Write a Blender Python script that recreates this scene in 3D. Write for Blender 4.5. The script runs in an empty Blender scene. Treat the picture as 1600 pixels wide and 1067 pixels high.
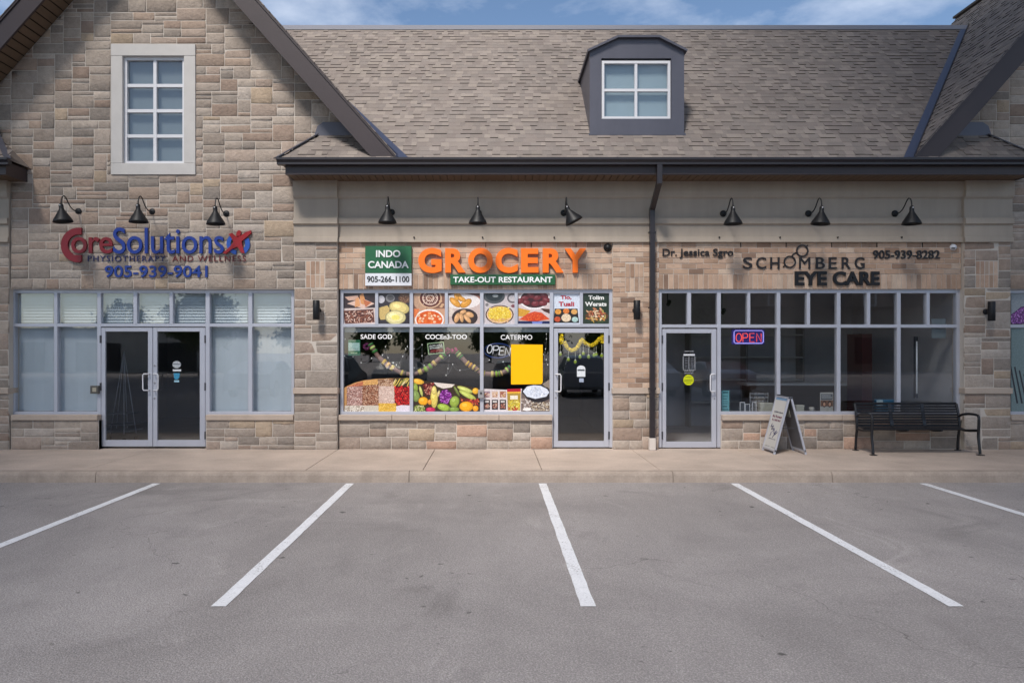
import bpy, math, random
from mathutils import Vector, Matrix
R = math.radians
scene = bpy.context.scene
rnd = random.Random(7)

# ------------------------------------------------------------------ camera
FPX = 1130.0; CY = -12.6; CZ = 1.878; CX = 0.0; VX = 770.0; VY = 547.0
cam_d = bpy.data.cameras.new('camera'); cam = bpy.data.objects.new('camera', cam_d)
scene.collection.objects.link(cam); scene.camera = cam
cam.location = (CX, CY, CZ); cam.rotation_euler = (R(90), 0, 0)
cam_d.sensor_width = 36.0; cam_d.lens = 36.0 * FPX / 1600.0
cam_d.shift_x = (800.0 - VX) / 1600.0; cam_d.shift_y = -(533.5 - VY) / 1600.0
cam_d.clip_start = 0.05; cam_d.clip_end = 3000

# ------------------------------------------------------------------ light
SUN_EL, SUN_AZ = 51.5, 22.0          # elevation; degrees left of straight behind the camera
sv = Vector((-math.sin(R(SUN_AZ)) * math.cos(R(SUN_EL)), -math.cos(R(SUN_AZ)) * math.cos(R(SUN_EL)), math.sin(R(SUN_EL))))
sd = bpy.data.lights.new('sun', 'SUN'); sd.energy = 2.6; sd.angle = R(13); sd.color = (1.0, 0.945, 0.88)
sun = bpy.data.objects.new('sun', sd); scene.collection.objects.link(sun)
sun.rotation_euler = sv.to_track_quat('Z', 'Y').to_euler()
world = bpy.data.worlds.new('World'); scene.world = world; world.use_nodes = True
wn = world.node_tree; wn.nodes.clear()
def N(t, kind, **kw):
    n = t.nodes.new(kind)
    for k, v in kw.items():
        setattr(n, k, v)
    return n
wo = N(wn, 'ShaderNodeOutputWorld'); bg = N(wn, 'ShaderNodeBackground')
sky = N(wn, 'ShaderNodeTexSky'); sky.sky_type = 'NISHITA'; sky.sun_disc = False
sky.sun_elevation = R(SUN_EL); sky.sun_rotation = R(180 + SUN_AZ); sky.air_density = 1.0; sky.dust_density = 0.6; sky.ozone_density = 1.5
tcw = N(wn, 'ShaderNodeTexCoord'); mp = N(wn, 'ShaderNodeMapping'); mp.inputs['Scale'].default_value = (1.2, 1.2, 3.2)
mp.inputs['Location'].default_value = (0.35, 0.2, 0.1)
nz = N(wn, 'ShaderNodeTexNoise'); nz.inputs['Scale'].default_value = 2.6; nz.inputs['Detail'].default_value = 9; nz.inputs['Roughness'].default_value = 0.58
nz.inputs['Distortion'].default_value = 0.25
rp = N(wn, 'ShaderNodeValToRGB'); rp.color_ramp.elements[0].position = 0.47; rp.color_ramp.elements[1].position = 0.80
rp.color_ramp.elements[1].color = (0.85, 0.85, 0.85, 1)
mx = N(wn, 'ShaderNodeMix', data_type='RGBA'); mx.inputs['B'].default_value = (7.6, 8.2, 9.4, 1)
L = wn.links.new
L(tcw.outputs['Generated'], mp.inputs['Vector']); L(mp.outputs['Vector'], nz.inputs['Vector']); L(nz.outputs['Fac'], rp.inputs['Fac'])
L(rp.outputs['Color'], mx.inputs['Factor']); hs = N(wn, 'ShaderNodeHueSaturation'); hs.inputs['Saturation'].default_value = 1.04; hs.inputs['Value'].default_value = 1.12; L(sky.outputs['Color'], hs.inputs['Color']); L(hs.outputs['Color'], mx.inputs['A']); L(mx.outputs['Result'], bg.inputs['Color'])
bg.inputs['Strength'].default_value = 0.068; L(bg.outputs['Background'], wo.inputs['Surface'])
scene.view_settings.view_transform = 'Standard'; scene.view_settings.look = 'None'
scene.view_settings.exposure = 0.93; scene.view_settings.gamma = 1.0
scene.render.engine = 'CYCLES'; scene.cycles.max_bounces = 8; scene.cycles.transparent_max_bounces = 16
scene.cycles.use_denoising = True

# ------------------------------------------------------------------ helpers
def X(px, Y=0.0): return (px - VX) * (Y - CY) / FPX
def Z(py, Y=0.0): return CZ + (VY - py) * (Y - CY) / FPX
def lin(c):
    c = c / 255.0
    return c / 12.92 if c <= 0.04045 else ((c + 0.055) / 1.055) ** 2.4
def C(r, g, b): return (lin(r), lin(g), lin(b))
def vary(c, a, r=rnd):
    k = 1 + r.uniform(-a, a)
    return tuple(max(0.0, min(1.0, x * k)) for x in c)
ORG = {}
def reg(o, label=None, cat=None, group=None, kind=None):
    if label: o['label'] = label
    if cat: o['category'] = cat
    if group: o['group'] = group
    if kind: o['kind'] = kind
    return o
def empty(name, loc, label, cat, group=None):
    o = bpy.data.objects.new(name, None); scene.collection.objects.link(o)
    o.location = loc; o.empty_display_size = 0.2; ORG[o.name] = Vector(loc)
    return reg(o, label, cat, group)

class MB:
    def __init__(s): s.v = []; s.f = []; s.c = []; s.sm = []
    def poly(s, pts, col=(0.5, 0.5, 0.5), smooth=False):
        b = len(s.v); s.v += [tuple(p) for p in pts]; s.f.append(tuple(range(b, b + len(pts)))); s.c.append(col); s.sm.append(smooth)
    def grid(s, idx, col, smooth=False):
        s.f.append(idx); s.c.append(col); s.sm.append(smooth)
    def box(s, x0, x1, y0, y1, z0, z1, col=(0.5, 0.5, 0.5)):
        b = len(s.v)
        s.v += [(x0, y0, z0), (x1, y0, z0), (x1, y1, z0), (x0, y1, z0), (x0, y0, z1), (x1, y0, z1), (x1, y1, z1), (x0, y1, z1)]
        for q in ((0, 3, 2, 1), (4, 5, 6, 7), (0, 1, 5, 4), (1, 2, 6, 5), (2, 3, 7, 6), (3, 0, 4, 7)):
            s.grid(tuple(b + i for i in q), col)
    def bbox(s, x0, x1, y0, y1, z0, z1, col=(0.5, 0.5, 0.5), e=0.004):
        """box with all twelve edges chamfered"""
        b = len(s.v); P = []
        for ax in range(3):
            pass
        xs, ys, zs = (x0, x1), (y0, y1), (z0, z1)
        idx = {}
        for i in (0, 1):
            for j in (0, 1):
                for k in (0, 1):
                    sx, sy, sz = (1 if i == 0 else -1), (1 if j == 0 else -1), (1 if k == 0 else -1)
                    for a in range(3):
                        p = [xs[i] + sx * e, ys[j] + sy * e, zs[k] + sz * e]
                        p[a] = (xs[i], ys[j], zs[k])[a]
                        idx[(i, j, k, a)] = len(s.v); s.v.append(tuple(p))
        g = lambda i, j, k, a: idx[(i, j, k, a)]
        F = []
        for a in range(3):
            for side in (0, 1):
                o = [(0, 0), (1, 0), (1, 1), (0, 1)]
                if (side == 0) != (a == 1): o = o[::-1]
                q = []
                for u, w in o:
                    t = [u, w]; t.insert(a, side); q.append(g(*t, a))
                F.append(q)
        for a in range(3):       # edges along axis a
            bb, cc = [x for x in range(3) if x != a]
            for u in (0, 1):
                for w in (0, 1):
                    t0 = [0, 0, 0]; t0[bb] = u; t0[cc] = w; t1 = list(t0); t1[a] = 1
                    F.append([g(*t0, bb), g(*t1, bb), g(*t1, cc), g(*t0, cc)])
        for i in (0, 1):
            for j in (0, 1):
                for k in (0, 1): F.append([g(i, j, k, 0), g(i, j, k, 1), g(i, j, k, 2)])
        for q in F: s.grid(tuple(q), col)
    def prism(s, pts, y0, y1, col=(0.5, 0.5, 0.5), back=True):
        """pts: (x,z) outline, front at y0, back at y1"""
        n = len(pts); b = len(s.v)
        s.v += [(p[0], y0, p[1]) for p in pts] + [(p[0], y1, p[1]) for p in pts]
        s.grid(tuple(b + i for i in range(n)), col)
        if back: s.grid(tuple(b + n + i for i in reversed(range(n))), col)
        for i in range(n):
            j = (i + 1) % n; s.grid((b + i, b + n + i, b + n + j, b + j), col)
    def extrude_x(s, prof, x0, x1, col=(0.5, 0.5, 0.5), caps=True):
        """prof: closed outline of (y,z)"""
        n = len(prof); b = len(s.v)
        s.v += [(x0, p[0], p[1]) for p in prof] + [(x1, p[0], p[1]) for p in prof]
        if caps: s.grid(tuple(b + i for i in range(n)), col); s.grid(tuple(b + n + i for i in reversed(range(n))), col)
        for i in range(n):
            j = (i + 1) % n; s.grid((b + i, b + j, b + n + j, b + n + i), col)
    def tube(s, pts, r, seg=8, col=(0.5, 0.5, 0.5), cap=True, rs=None):
        pts = [Vector(p) for p in pts]; n = len(pts); b = len(s.v)
        up = None
        for i, p in enumerate(pts):
            t = (pts[min(i + 1, n - 1)] - pts[max(i - 1, 0)]).normalized()
            if up is None:
                up = Vector((0, 0, 1)) if abs(t.z) < 0.9 else Vector((0, 1, 0))
            a = t.cross(up).normalized(); up = a.cross(t).normalized()
            rr = rs[i] if rs else r
            for k in range(seg):
                th = 2 * math.pi * k / seg
                s.v.append(tuple(p + a * math.cos(th) * rr + up * math.sin(th) * rr))
        for i in range(n - 1):
            for k in range(seg):
                k2 = (k + 1) % seg
                s.grid((b + i * seg + k, b + i * seg + k2, b + (i + 1) * seg + k2, b + (i + 1) * seg + k), col, True)
        if cap:
            s.grid(tuple(b + k for k in reversed(range(seg))), col); s.grid(tuple(b + (n - 1) * seg + k for k in range(seg)), col)
    def bar(s, p0, p1, w, h, col=(0.5, 0.5, 0.5), up=(0, 0, 1)):
        p0, p1 = Vector(p0), Vector(p1); t = (p1 - p0).normalized(); u = Vector(up)
        a = t.cross(u).normalized(); u = a.cross(t).normalized(); b = len(s.v)
        for p in (p0, p1):
            for sa, su in ((-1, -1), (1, -1), (1, 1), (-1, 1)): s.v.append(tuple(p + a * sa * w / 2 + u * su * h / 2))
        for q in ((3, 2, 1, 0), (4, 5, 6, 7), (0, 1, 5, 4), (1, 2, 6, 5), (2, 3, 7, 6), (3, 0, 4, 7)): s.grid(tuple(b + i for i in q), col)
    def lathe(s, prof, M=Matrix(), seg=20, col=(0.5, 0.5, 0.5)):
        b = len(s.v)
        for (r, z) in prof:
            for k in range(seg):
                th = 2 * math.pi * k / seg
                s.v.append(tuple(M @ Vector((r * math.cos(th), r * math.sin(th), z))))
        for i in range(len(prof) - 1):
            for k in range(seg):
                k2 = (k + 1) % seg; s.grid((b + i * seg + k, b + i * seg + k2, b + (i + 1) * seg + k2, b + (i + 1) * seg + k), col, True)
    def build(s, name, mat, parent=None, origin=None):
        if parent is not None: o3 = ORG[parent.name]
        else: o3 = Vector(origin) if origin is not None else Vector((0, 0, 0))
        me = bpy.data.meshes.new(name)
        me.from_pydata([(v[0] - o3.x, v[1] - o3.y, v[2] - o3.z) for v in s.v], [], s.f)
        ca = me.color_attributes.new('Col', 'FLOAT_COLOR', 'CORNER')
        buf = []
        for f, c in zip(s.f, s.c):
            buf += [c[0], c[1], c[2], 1.0] * len(f)
        ca.data.foreach_set('color', buf)
        me.polygons.foreach_set('use_smooth', s.sm)
        me.materials.append(mat); me.update()
        o = bpy.data.objects.new(name, me); scene.collection.objects.link(o)
        if parent is not None: o.parent = parent
        else: o.location = o3
        ORG[o.name] = o3
        return o

_fc = {}
def text_geo(body, offset=0.0, shear=0.0, spacing=1.0):
    k = (body, offset, shear, spacing)
    if k in _fc: return _fc[k]
    cu = bpy.data.curves.new('tmp', 'FONT'); cu.body = body; cu.extrude = 0.5; cu.offset = offset; cu.shear = shear
    cu.space_character = spacing; cu.resolution_u = 6
    ob = bpy.data.objects.new('tmp', cu); scene.collection.objects.link(ob)
    bpy.context.view_layer.update(); dg = bpy.context.evaluated_depsgraph_get()
    me = bpy.data.meshes.new_from_object(ob.evaluated_get(dg))
    v = [tuple(p.co) for p in me.vertices]; f = [tuple(p.vertices) for p in me.polygons]
    bpy.data.objects.remove(ob); bpy.data.curves.remove(cu); bpy.data.meshes.remove(me)
    _fc[k] = (v, f); return v, f
def text(mb, body, x0, x1, z0, z1, y0, y1, col, offset=0.02, shear=0.0, spacing=1.0, rot=0.0):
    v, f = text_geo(body, offset, shear, spacing)
    ax = min(p[0] for p in v); bx = max(p[0] for p in v); az = min(p[1] for p in v); bz = max(p[1] for p in v)
    cx, cz = (x0 + x1) / 2, (z0 + z1) / 2; cr, sr = math.cos(rot), math.sin(rot)
    b = len(mb.v)
    for p in v:
        x = x0 + (p[0] - ax) / (bx - ax) * (x1 - x0); z = z0 + (p[1] - az) / (bz - az) * (z1 - z0)
        dx, dz = x - cx, z - cz
        mb.v.append((cx + dx * cr - dz * sr, y0 if p[2] > 0 else y1, cz + dx * sr + dz * cr))
    for q in f: mb.grid(tuple(b + i for i in q), col)
def ptext(mb, body, px0, px1, py0, py1, y0, y1, col, **kw):
    text(mb, body, X(px0, y0), X(px1, y0), Z(py1, y0), Z(py0, y0), y0, y1, col, **kw)

# ------------------------------------------------------------------ materials
def mat(name, color=None, rough=0.7, metal=0.0, spec=0.5, var=(0, 0), bump=(0, 0, 0), fine=None, emit=None, coat=0.0, alpha_tex=None, streak=None):
    m = bpy.data.materials.new(name); m.use_nodes = True; t = m.node_tree; t.nodes.clear(); L = t.links.new
    out = N(t, 'ShaderNodeOutputMaterial'); b = N(t, 'ShaderNodeBsdfPrincipled'); L(b.outputs[0], out.inputs[0])
    b.inputs['Roughness'].default_value = rough; b.inputs['Metallic'].default_value = metal
    b.inputs['Specular IOR Level'].default_value = spec; b.inputs['Coat Weight'].default_value = coat
    tc = N(t, 'ShaderNodeTexCoord')
    if color is None:
        a = N(t, 'ShaderNodeAttribute'); a.attribute_name = 'Col'; src = a.outputs['Color']
    else:
        a = N(t, 'ShaderNodeRGB'); a.outputs[0].default_value = (*color, 1); src = a.outputs[0]
    def mul(src, scale, amt, detail=5, dist=0.0, map_scale=None, rough_=0.6):
        n = N(t, 'ShaderNodeTexNoise'); n.inputs['Scale'].default_value = scale; n.inputs['Detail'].default_value = detail
        n.inputs['Roughness'].default_value = rough_; n.inputs['Distortion'].default_value = dist
        if map_scale:
            mp_ = N(t, 'ShaderNodeMapping'); mp_.inputs['Scale'].default_value = map_scale
            L(tc.outputs['Object'], mp_.inputs['Vector']); L(mp_.outputs['Vector'], n.inputs['Vector'])
        else: L(tc.outputs['Object'], n.inputs['Vector'])
        mr = N(t, 'ShaderNodeMapRange'); mr.inputs['From Min'].default_value = 0.25; mr.inputs['From Max'].default_value = 0.75
        mr.inputs['To Min'].default_value = 1 - amt; mr.inputs['To Max'].default_value = 1 + amt
        L(n.outputs['Fac'], mr.inputs['Value'])
        vm = N(t, 'ShaderNodeVectorMath', operation='SCALE'); L(src, vm.inputs[0]); L(mr.outputs[0], vm.inputs['Scale'])
        return vm.outputs[0]
    if var[1]: src = mul(src, var[0], var[1])
    if fine: src = mul(src, fine[0], fine[1], detail=2)
    if streak: src = mul(src, 1.0, streak[1], detail=4, map_scale=streak[0])
    L(src, b.inputs['Base Color'])
    if bump[1]:
        n = N(t, 'ShaderNodeTexNoise'); n.inputs['Scale'].default_value = bump[0]; n.inputs['Detail'].default_value = 6; n.inputs['Roughness'].default_value = 0.65
        L(tc.outputs['Object'], n.inputs['Vector'])
        bp = N(t, 'ShaderNodeBump'); bp.inputs['Strength'].default_value = bump[1]; bp.inputs['Distance'].default_value = bump[2]
        L(n.outputs['Fac'], bp.inputs['Height']); L(bp.outputs[0], b.inputs['Normal'])
    if emit:
        L(src, b.inputs['Emission Color']); b.inputs['Emission Strength'].default_value = emit
    return m
def glass(name, tint, ior, col=(1, 1, 1)):
    m = bpy.data.materials.new(name); m.use_nodes = True; t = m.node_tree; t.nodes.clear(); L = t.links.new
    out = N(t, 'ShaderNodeOutputMaterial'); mxs = N(t, 'ShaderNodeMixShader'); tr = N(t, 'ShaderNodeBsdfTransparent'); gl = N(t, 'ShaderNodeBsdfGlossy')
    fr = N(t, 'ShaderNodeFresnel'); fr.inputs['IOR'].default_value = ior; tr.inputs['Color'].default_value = (*tint, 1)
    gl.inputs['Roughness'].default_value = 0.015; gl.inputs['Color'].default_value = (*col, 1)
    n = N(t, 'ShaderNodeTexNoise'); tc = N(t, 'ShaderNodeTexCoord'); n.inputs['Scale'].default_value = 1.3; n.inputs['Detail'].default_value = 1
    bp = N(t, 'ShaderNodeBump'); bp.inputs['Strength'].default_value = 0.02; bp.inputs['Distance'].default_value = 0.03
    L(tc.outputs['Object'], n.inputs['Vector']); L(n.outputs['Fac'], bp.inputs['Height']); L(bp.outputs[0], gl.inputs['Normal'])
    ge = N(t, 'ShaderNodeNewGeometry'); iv = N(t, 'ShaderNodeMath', operation='SUBTRACT'); iv.inputs[0].default_value = 1.0; mu = N(t, 'ShaderNodeMath', operation='MULTIPLY')
    L(ge.outputs['Backfacing'], iv.inputs[1]); L(iv.outputs[0], mu.inputs[0]); L(fr.outputs[0], mu.inputs[1]); L(mu.outputs[0], mxs.inputs[0]); L(tr.outputs[0], mxs.inputs[1]); L(gl.outputs[0], mxs.inputs[2]); L(mxs.outputs[0], out.inputs[0])
    return m
M_stone = mat('stone', None, 0.9, spec=0.2, var=(9, 0.16), fine=(70, 0.12), bump=(22, 0.85, 0.025))
M_brick = mat('brick', None, 0.9, spec=0.2, var=(7, 0.16), fine=(90, 0.12), bump=(60, 0.5, 0.01))
M_cast = mat('cast_stone', C(196, 192, 188), 0.85, spec=0.25, var=(4, 0.06), fine=(120, 0.05), bump=(80, 0.25, 0.01))
M_sill = mat('sill_stone', C(182, 166, 152), 0.85, spec=0.25, var=(5, 0.1), fine=(90, 0.08), bump=(50, 0.4, 0.01))
M_stucco = mat('stucco', C(166, 155, 143), 0.9, spec=0.2, var=(1.3, 0.06), fine=(200, 0.05), bump=(160, 0.35, 0.006), streak=((5, 5, 0.5), 0.07))
M_shingle = mat('shingle', None, 0.95, spec=0.15, var=(1.2, 0.1), fine=(160, 0.25), bump=(160, 0.5, 0.01))
M_brown = mat('brown_metal', C(58, 48, 49), 0.42, spec=0.45, var=(2, 0.08))
M_gutter = mat('gutter_metal', C(44, 39, 42), 0.35, spec=0.5)
M_blue = mat('flashing_metal', C(66, 72, 92), 0.35, metal=0.35, var=(3, 0.08))
M_dorm = mat('dormer_metal', C(88, 88, 98), 0.42, metal=0.2, var=(1.7, 0.08), streak=((6, 6, 0.6), 0.05))
M_soff = mat('soffit_metal', C(104, 86, 70), 0.55, spec=0.3, var=(3, 0.06))
M_alu = mat('aluminium', C(186, 188, 198), 0.38, metal=0.25, var=(2.5, 0.05))
M_white = mat('white_frame', C(214, 214, 218), 0.45, var=(3, 0.03))
M_black = mat('black_enamel', C(24, 25, 28), 0.5, spec=0.35)
M_bench = mat('bench_metal', C(27, 27, 31), 0.38, spec=0.5, var=(5, 0.15))
M_vc = mat('painted', None, 0.6, spec=0.35)
M_letter = mat('letter_paint', None, 0.42, spec=0.45, var=(4, 0.05))
M_print = mat('printed_vinyl', None, 0.35, spec=0.4, coat=0.3, var=(38, 0.22), fine=(130, 0.22))
M_paper = mat('paper', None, 0.8, spec=0.2, var=(3, 0.03))
M_int = mat('interior_paint', None, 0.9, spec=0.2, var=(1, 0.15))
M_glass = glass('shop_glass', (0.94, 0.95, 0.955), 2.2)
M_glass2 = glass('upper_glass', (0.92, 0.94, 0.95), 2.0)
M_blind = mat('blind_fabric', C(196, 206, 213), 0.8, spec=0.2, streak=((3, 3, 0.4), 0.04))
M_leaf = mat('leaf', None, 0.7, spec=0.25)
M_bark = mat('bark', C(86, 74, 62), 0.95, var=(6, 0.3), bump=(12, 0.8, 0.04))
M_car = mat('car_paint', None, 0.5, metal=0.1, coat=0.12)
M_car2 = mat('car_paint_gloss', None, 0.32, metal=0.2, coat=0.7)
M_red_on = mat('red_neon', (0.75, 0.07, 0.05), 0.5, emit=.6)
M_blue_on = mat('blue_neon', (0.25, 0.22, 0.95), 0.5, emit=1.0)
M_white_tube = mat('white_tube', (0.85, 0.85, 0.88), 0.4, emit=0.1)
M_bulb = mat('fairy_bulb', (0.9, 0.9, 0.86), 0.4, emit=0.15)

def mat_asphalt():
    m = bpy.data.materials.new('asphalt'); m.use_nodes = True; t = m.node_tree; t.nodes.clear(); L = t.links.new
    out = N(t, 'ShaderNodeOutputMaterial'); b = N(t, 'ShaderNodeBsdfPrincipled'); L(b.outputs[0], out.inputs[0])
    b.inputs['Roughness'].default_value = 0.88; b.inputs['Specular IOR Level'].default_value = 0.3
    tc = N(t, 'ShaderNodeTexCoord')
    def noise(scale, detail=4, rough=0.6, dist=0.0, ms=None):
        n = N(t, 'ShaderNodeTexNoise'); n.inputs['Scale'].default_value = scale; n.inputs['Detail'].default_value = detail
        n.inputs['Roughness'].default_value = rough; n.inputs['Distortion'].default_value = dist
        if ms:
            q = N(t, 'ShaderNodeMapping'); q.inputs['Scale'].default_value = ms; L(tc.outputs['Object'], q.inputs['Vector']); L(q.outputs[0], n.inputs['Vector'])
        else: L(tc.outputs['Object'], n.inputs['Vector'])
        return n.outputs['Fac']
    def ramp(f, a, bb, ca, cb):
        r = N(t, 'ShaderNodeMapRange'); r.inputs['From Min'].default_value = a; r.inputs['From Max'].default_value = bb
        r.inputs['To Min'].default_value = ca; r.inputs['To Max'].default_value = cb; L(f, r.inputs['Value']); return r.outputs[0]
    def mathn(op, a, bb):
        k = N(t, 'ShaderNodeMath', operation=op)
        for i, v in enumerate((a, bb)):
            if isinstance(v, (int, float)): k.inputs[i].default_value = v
            else: L(v, k.inputs[i])
        return k.outputs[0]
    f1 = ramp(noise(0.38, 6, 0.65, 0.6), 0.3, 0.7, 0.80, 1.16)
    f2 = ramp(noise(2.2, 4, 0.6, 0.8, (1.0, 0.35, 1)), 0.3, 0.7, 0.95, 1.05)
    f3 = ramp(noise(70, 5, 0.85), 0.3, 0.7, 0.55, 1.45)
    vo = N(t, 'ShaderNodeTexVoronoi'); vo.inputs['Scale'].default_value = 85; L(tc.outputs['Object'], vo.inputs['Vector'])
    f4 = ramp(vo.outputs['Distance'], 0.05, 0.55, 1.22, 0.82)
    # dark drips and crumbs
    w = N(t, 'ShaderNodeTexVoronoi'); w.inputs['Scale'].default_value = 1.6; w.inputs['Randomness'].default_value = 1.0
    wv = N(t, 'ShaderNodeVectorMath', operation='ADD'); nn = N(t, 'ShaderNodeTexNoise'); nn.inputs['Scale'].default_value = 9
    sc = N(t, 'ShaderNodeVectorMath', operation='SCALE'); sc.inputs['Scale'].default_value = 0.12
    L(tc.outputs['Object'], nn.inputs['Vector']); L(nn.outputs['Color'], sc.inputs[0]); L(tc.outputs['Object'], wv.inputs[0]); L(sc.outputs[0], wv.inputs[1]); L(wv.outputs[0], w.inputs['Vector'])
    spot = ramp(w.outputs['Distance'], 0.035, 0.06, 0.4, 1.0)
    # worn pale scuffs
    f6 = ramp(noise(1.1, 6, 0.7, 1.2, (1, 0.6, 1)), 0.60, 0.76, 1.0, 1.28)
    f7 = ramp(noise(0.8, 6, 0.65, 0.9), 0.58, 0.74, 1.0, 0.76)
    w2 = N(t, 'ShaderNodeTexVoronoi'); w2.inputs['Scale'].default_value = 5.5; L(wv.outputs[0], w2.inputs['Vector'])
    g_ = ramp(noise(0.9, 3, 0.5), 0.52, 0.62, 0.0, 1.0); d_ = ramp(w2.outputs['Distance'], 0.07, 0.12, 0.5, 0.0); spot2 = mathn('SUBTRACT', 1.0, mathn('MULTIPLY', g_, d_))
    # hairline cracks where two noise bands cross
    cr = N(t, 'ShaderNodeTexVoronoi'); cr.feature = 'DISTANCE_TO_EDGE'; cr.inputs['Scale'].default_value = 0.33
    wq = N(t, 'ShaderNodeVectorMath', operation='ADD'); nq = N(t, 'ShaderNodeTexNoise'); nq.inputs['Scale'].default_value = 2.2; nq.inputs['Detail'].default_value = 6; sq = N(t, 'ShaderNodeVectorMath', operation='SCALE'); sq.inputs['Scale'].default_value = 0.55
    L(tc.outputs['Object'], nq.inputs['Vector']); L(nq.outputs['Color'], sq.inputs[0]); L(tc.outputs['Object'], wq.inputs[0]); L(sq.outputs[0], wq.inputs[1]); L(wq.outputs[0], cr.inputs['Vector'])
    crk = ramp(cr.outputs['Distance'], 0.0, 0.0022, 0.5, 0.0); gate = ramp(noise(0.35, 2, 0.5), 0.5, 0.56, 0.0, 1.0); crack = mathn('SUBTRACT', 1.0, mathn('MULTIPLY', crk, gate))
    tot = f1
    for f in (f2, f3, f4, spot, spot2, crack, f6, f7): tot = mathn('MULTIPLY', tot, f)
    col = N(t, 'ShaderNodeVectorMath', operation='SCALE'); col.inputs[0].default_value = (0.364, 0.333, 0.320); L(tot, col.inputs['Scale'])
    L(col.outputs[0], b.inputs['Base Color'])
    bp = N(t, 'ShaderNodeBump'); bp.inputs['Strength'].default_value = 0.7; bp.inputs['Distance'].default_value = 0.006
    L(mathn('ADD', noise(75, 3, 0.75), vo.outputs['Distance']), bp.inputs['Height']); L(bp.outputs[0], b.inputs['Normal'])
    return m
M_asphalt = mat_asphalt()
def mat_concrete():
    m = mat('concrete', C(184, 168, 155), 0.88, spec=0.25, var=(1.4, 0.18), fine=(40, 0.12), bump=(120, 0.35, 0.006), streak=((1.2, 14, 1), 0.05))
    return m
M_conc = mat_concrete()
M_kerb = mat('kerb_concrete', C(164, 150, 138), 0.9, spec=0.2, var=(3.5, 0.2), fine=(45, 0.1), bump=(60, 0.5, 0.008), streak=((9, 1, 1), 0.07))
def mat_line():
    m = mat('line_paint', C(226, 226, 228), 0.75, spec=0.3, var=(5, 0.07), fine=(60, 0.12), bump=(60, 0.5, 0.004)); t = m.node_tree; L = t.links.new
    b = [n for n in t.nodes if n.type == 'BSDF_PRINCIPLED'][0]; src = b.inputs['Base Color'].links[0].from_socket; tc = N(t, 'ShaderNodeTexCoord')
    n1 = N(t, 'ShaderNodeTexNoise'); n1.inputs['Scale'].default_value = 38; n1.inputs['Detail'].default_value = 5; n1.inputs['Roughness'].default_value = .75; L(tc.outputs['Object'], n1.inputs['Vector'])
    n2 = N(t, 'ShaderNodeTexNoise'); n2.inputs['Scale'].default_value = 1.7; n2.inputs['Detail'].default_value = 4; L(tc.outputs['Object'], n2.inputs['Vector'])
    ad = N(t, 'ShaderNodeMath', operation='MULTIPLY_ADD'); ad.inputs[1].default_value = .45; L(n2.outputs['Fac'], ad.inputs[0]); L(n1.outputs['Fac'], ad.inputs[2])
    mr = N(t, 'ShaderNodeMapRange'); mr.inputs['From Min'].default_value = .80; mr.inputs['From Max'].default_value = .90; L(ad.outputs[0], mr.inputs['Value'])
    mxr = N(t, 'ShaderNodeMix', data_type='RGBA'); mxr.inputs['B'].default_value = (.30, .28, .27, 1); L(mr.outputs[0], mxr.inputs['Factor']); L(src, mxr.inputs['A']); L(mxr.outputs['Result'], b.inputs['Base Color'])
    return m
M_line = mat_line()

# ------------------------------------------------------------------ ground
g = MB(); g.poly([(-400, -400, 0), (400, -400, 0), (400, 300, 0), (-400, 300, 0)])
reg(g.build('parking_lot', M_asphalt), 'grey asphalt parking lot in front of the shops', kind='structure')
YK = -2.32; SW = 0.15            # kerb face and pavement height
jx = [-11.4, -8.6, -5.9, -2.70, -1.01, 0.71, 2.42, 4.25, 6.25, 8.3, 10.3, 12.4]
m = MB(); ed = [-14.5] + jx + [16]
for i in range(len(ed) - 1):
    m.bbox(ed[i] + 0.004, ed[i + 1] - 0.004, YK + 0.155, 0.5, 0.02, SW + 0.0, C(196, 178, 162), 0.006)
reg(m.build('sidewalk', M_conc), 'pale concrete sidewalk along the shop fronts', kind='structure')
m = MB(); kx = [-14.5, -11.8, -8.7, -5.64, -1.19, 2.56, 4.82, 8.4, 11.5, 16]
for i in range(len(kx) - 1):
    x0, x1 = kx[i] + 0.004, kx[i + 1] - 0.004
    m.extrude_x([(YK - 0.02, -0.02), (YK - 0.008, 0.1), (YK + 0.004, 0.132), (YK + 0.03, 0.147), (YK + 0.148, 0.151), (YK + 0.148, -0.02)], x0, x1)
reg(m.build('kerb', M_kerb), 'cast concrete kerb edging the sidewalk', kind='structure')
m = MB(); m.box(-14.5, 16, YK - 0.30, YK + 0.1, 0.0, 0.004, (1, 1, 1))
# painted bay lines
names = ['leftmost parking line running out of the left edge', 'second parking line from the left', 'parking line in front of the grocery door',
         'parking line in front of the eye care shop window', 'rightmost parking line under the bench end']
for i, x in enumerate((-4.73, -2.01, 0.70, 3.40, 6.06)):
    m = MB(); a = x - 0.055; b2 = x + 0.055; z = 0.004
    ye = -7.30; yn = -2.42
    n = 36; l = []; rr = []
    for k in range(n + 1):
        y = yn + (ye - yn) * k / n; l.append((a + rnd.uniform(-.003, .003), y, z)); rr.append((b2 + rnd.uniform(-.003, .003), y, z))
    for k in range(n): m.poly([l[k], l[k + 1], rr[k + 1], rr[k]], C(228, 228, 230))
    reg(m.build('road_marking', M_line, origin=(x, yn, 0)), 'white painted ' + names[i], kind='structure', group='white parking bay lines')

# ------------------------------------------------------------------ building
B = empty('commercial_building', (0, 2, 0.15), 'stone and brick plaza building with steep shingled roof, gables and a dormer', 'building')
def part(mb, name, mt, parent=None, label=None):
    o = mb.build(name, mt, parent or B)
    if label: o['label'] = label
    return o

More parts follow.
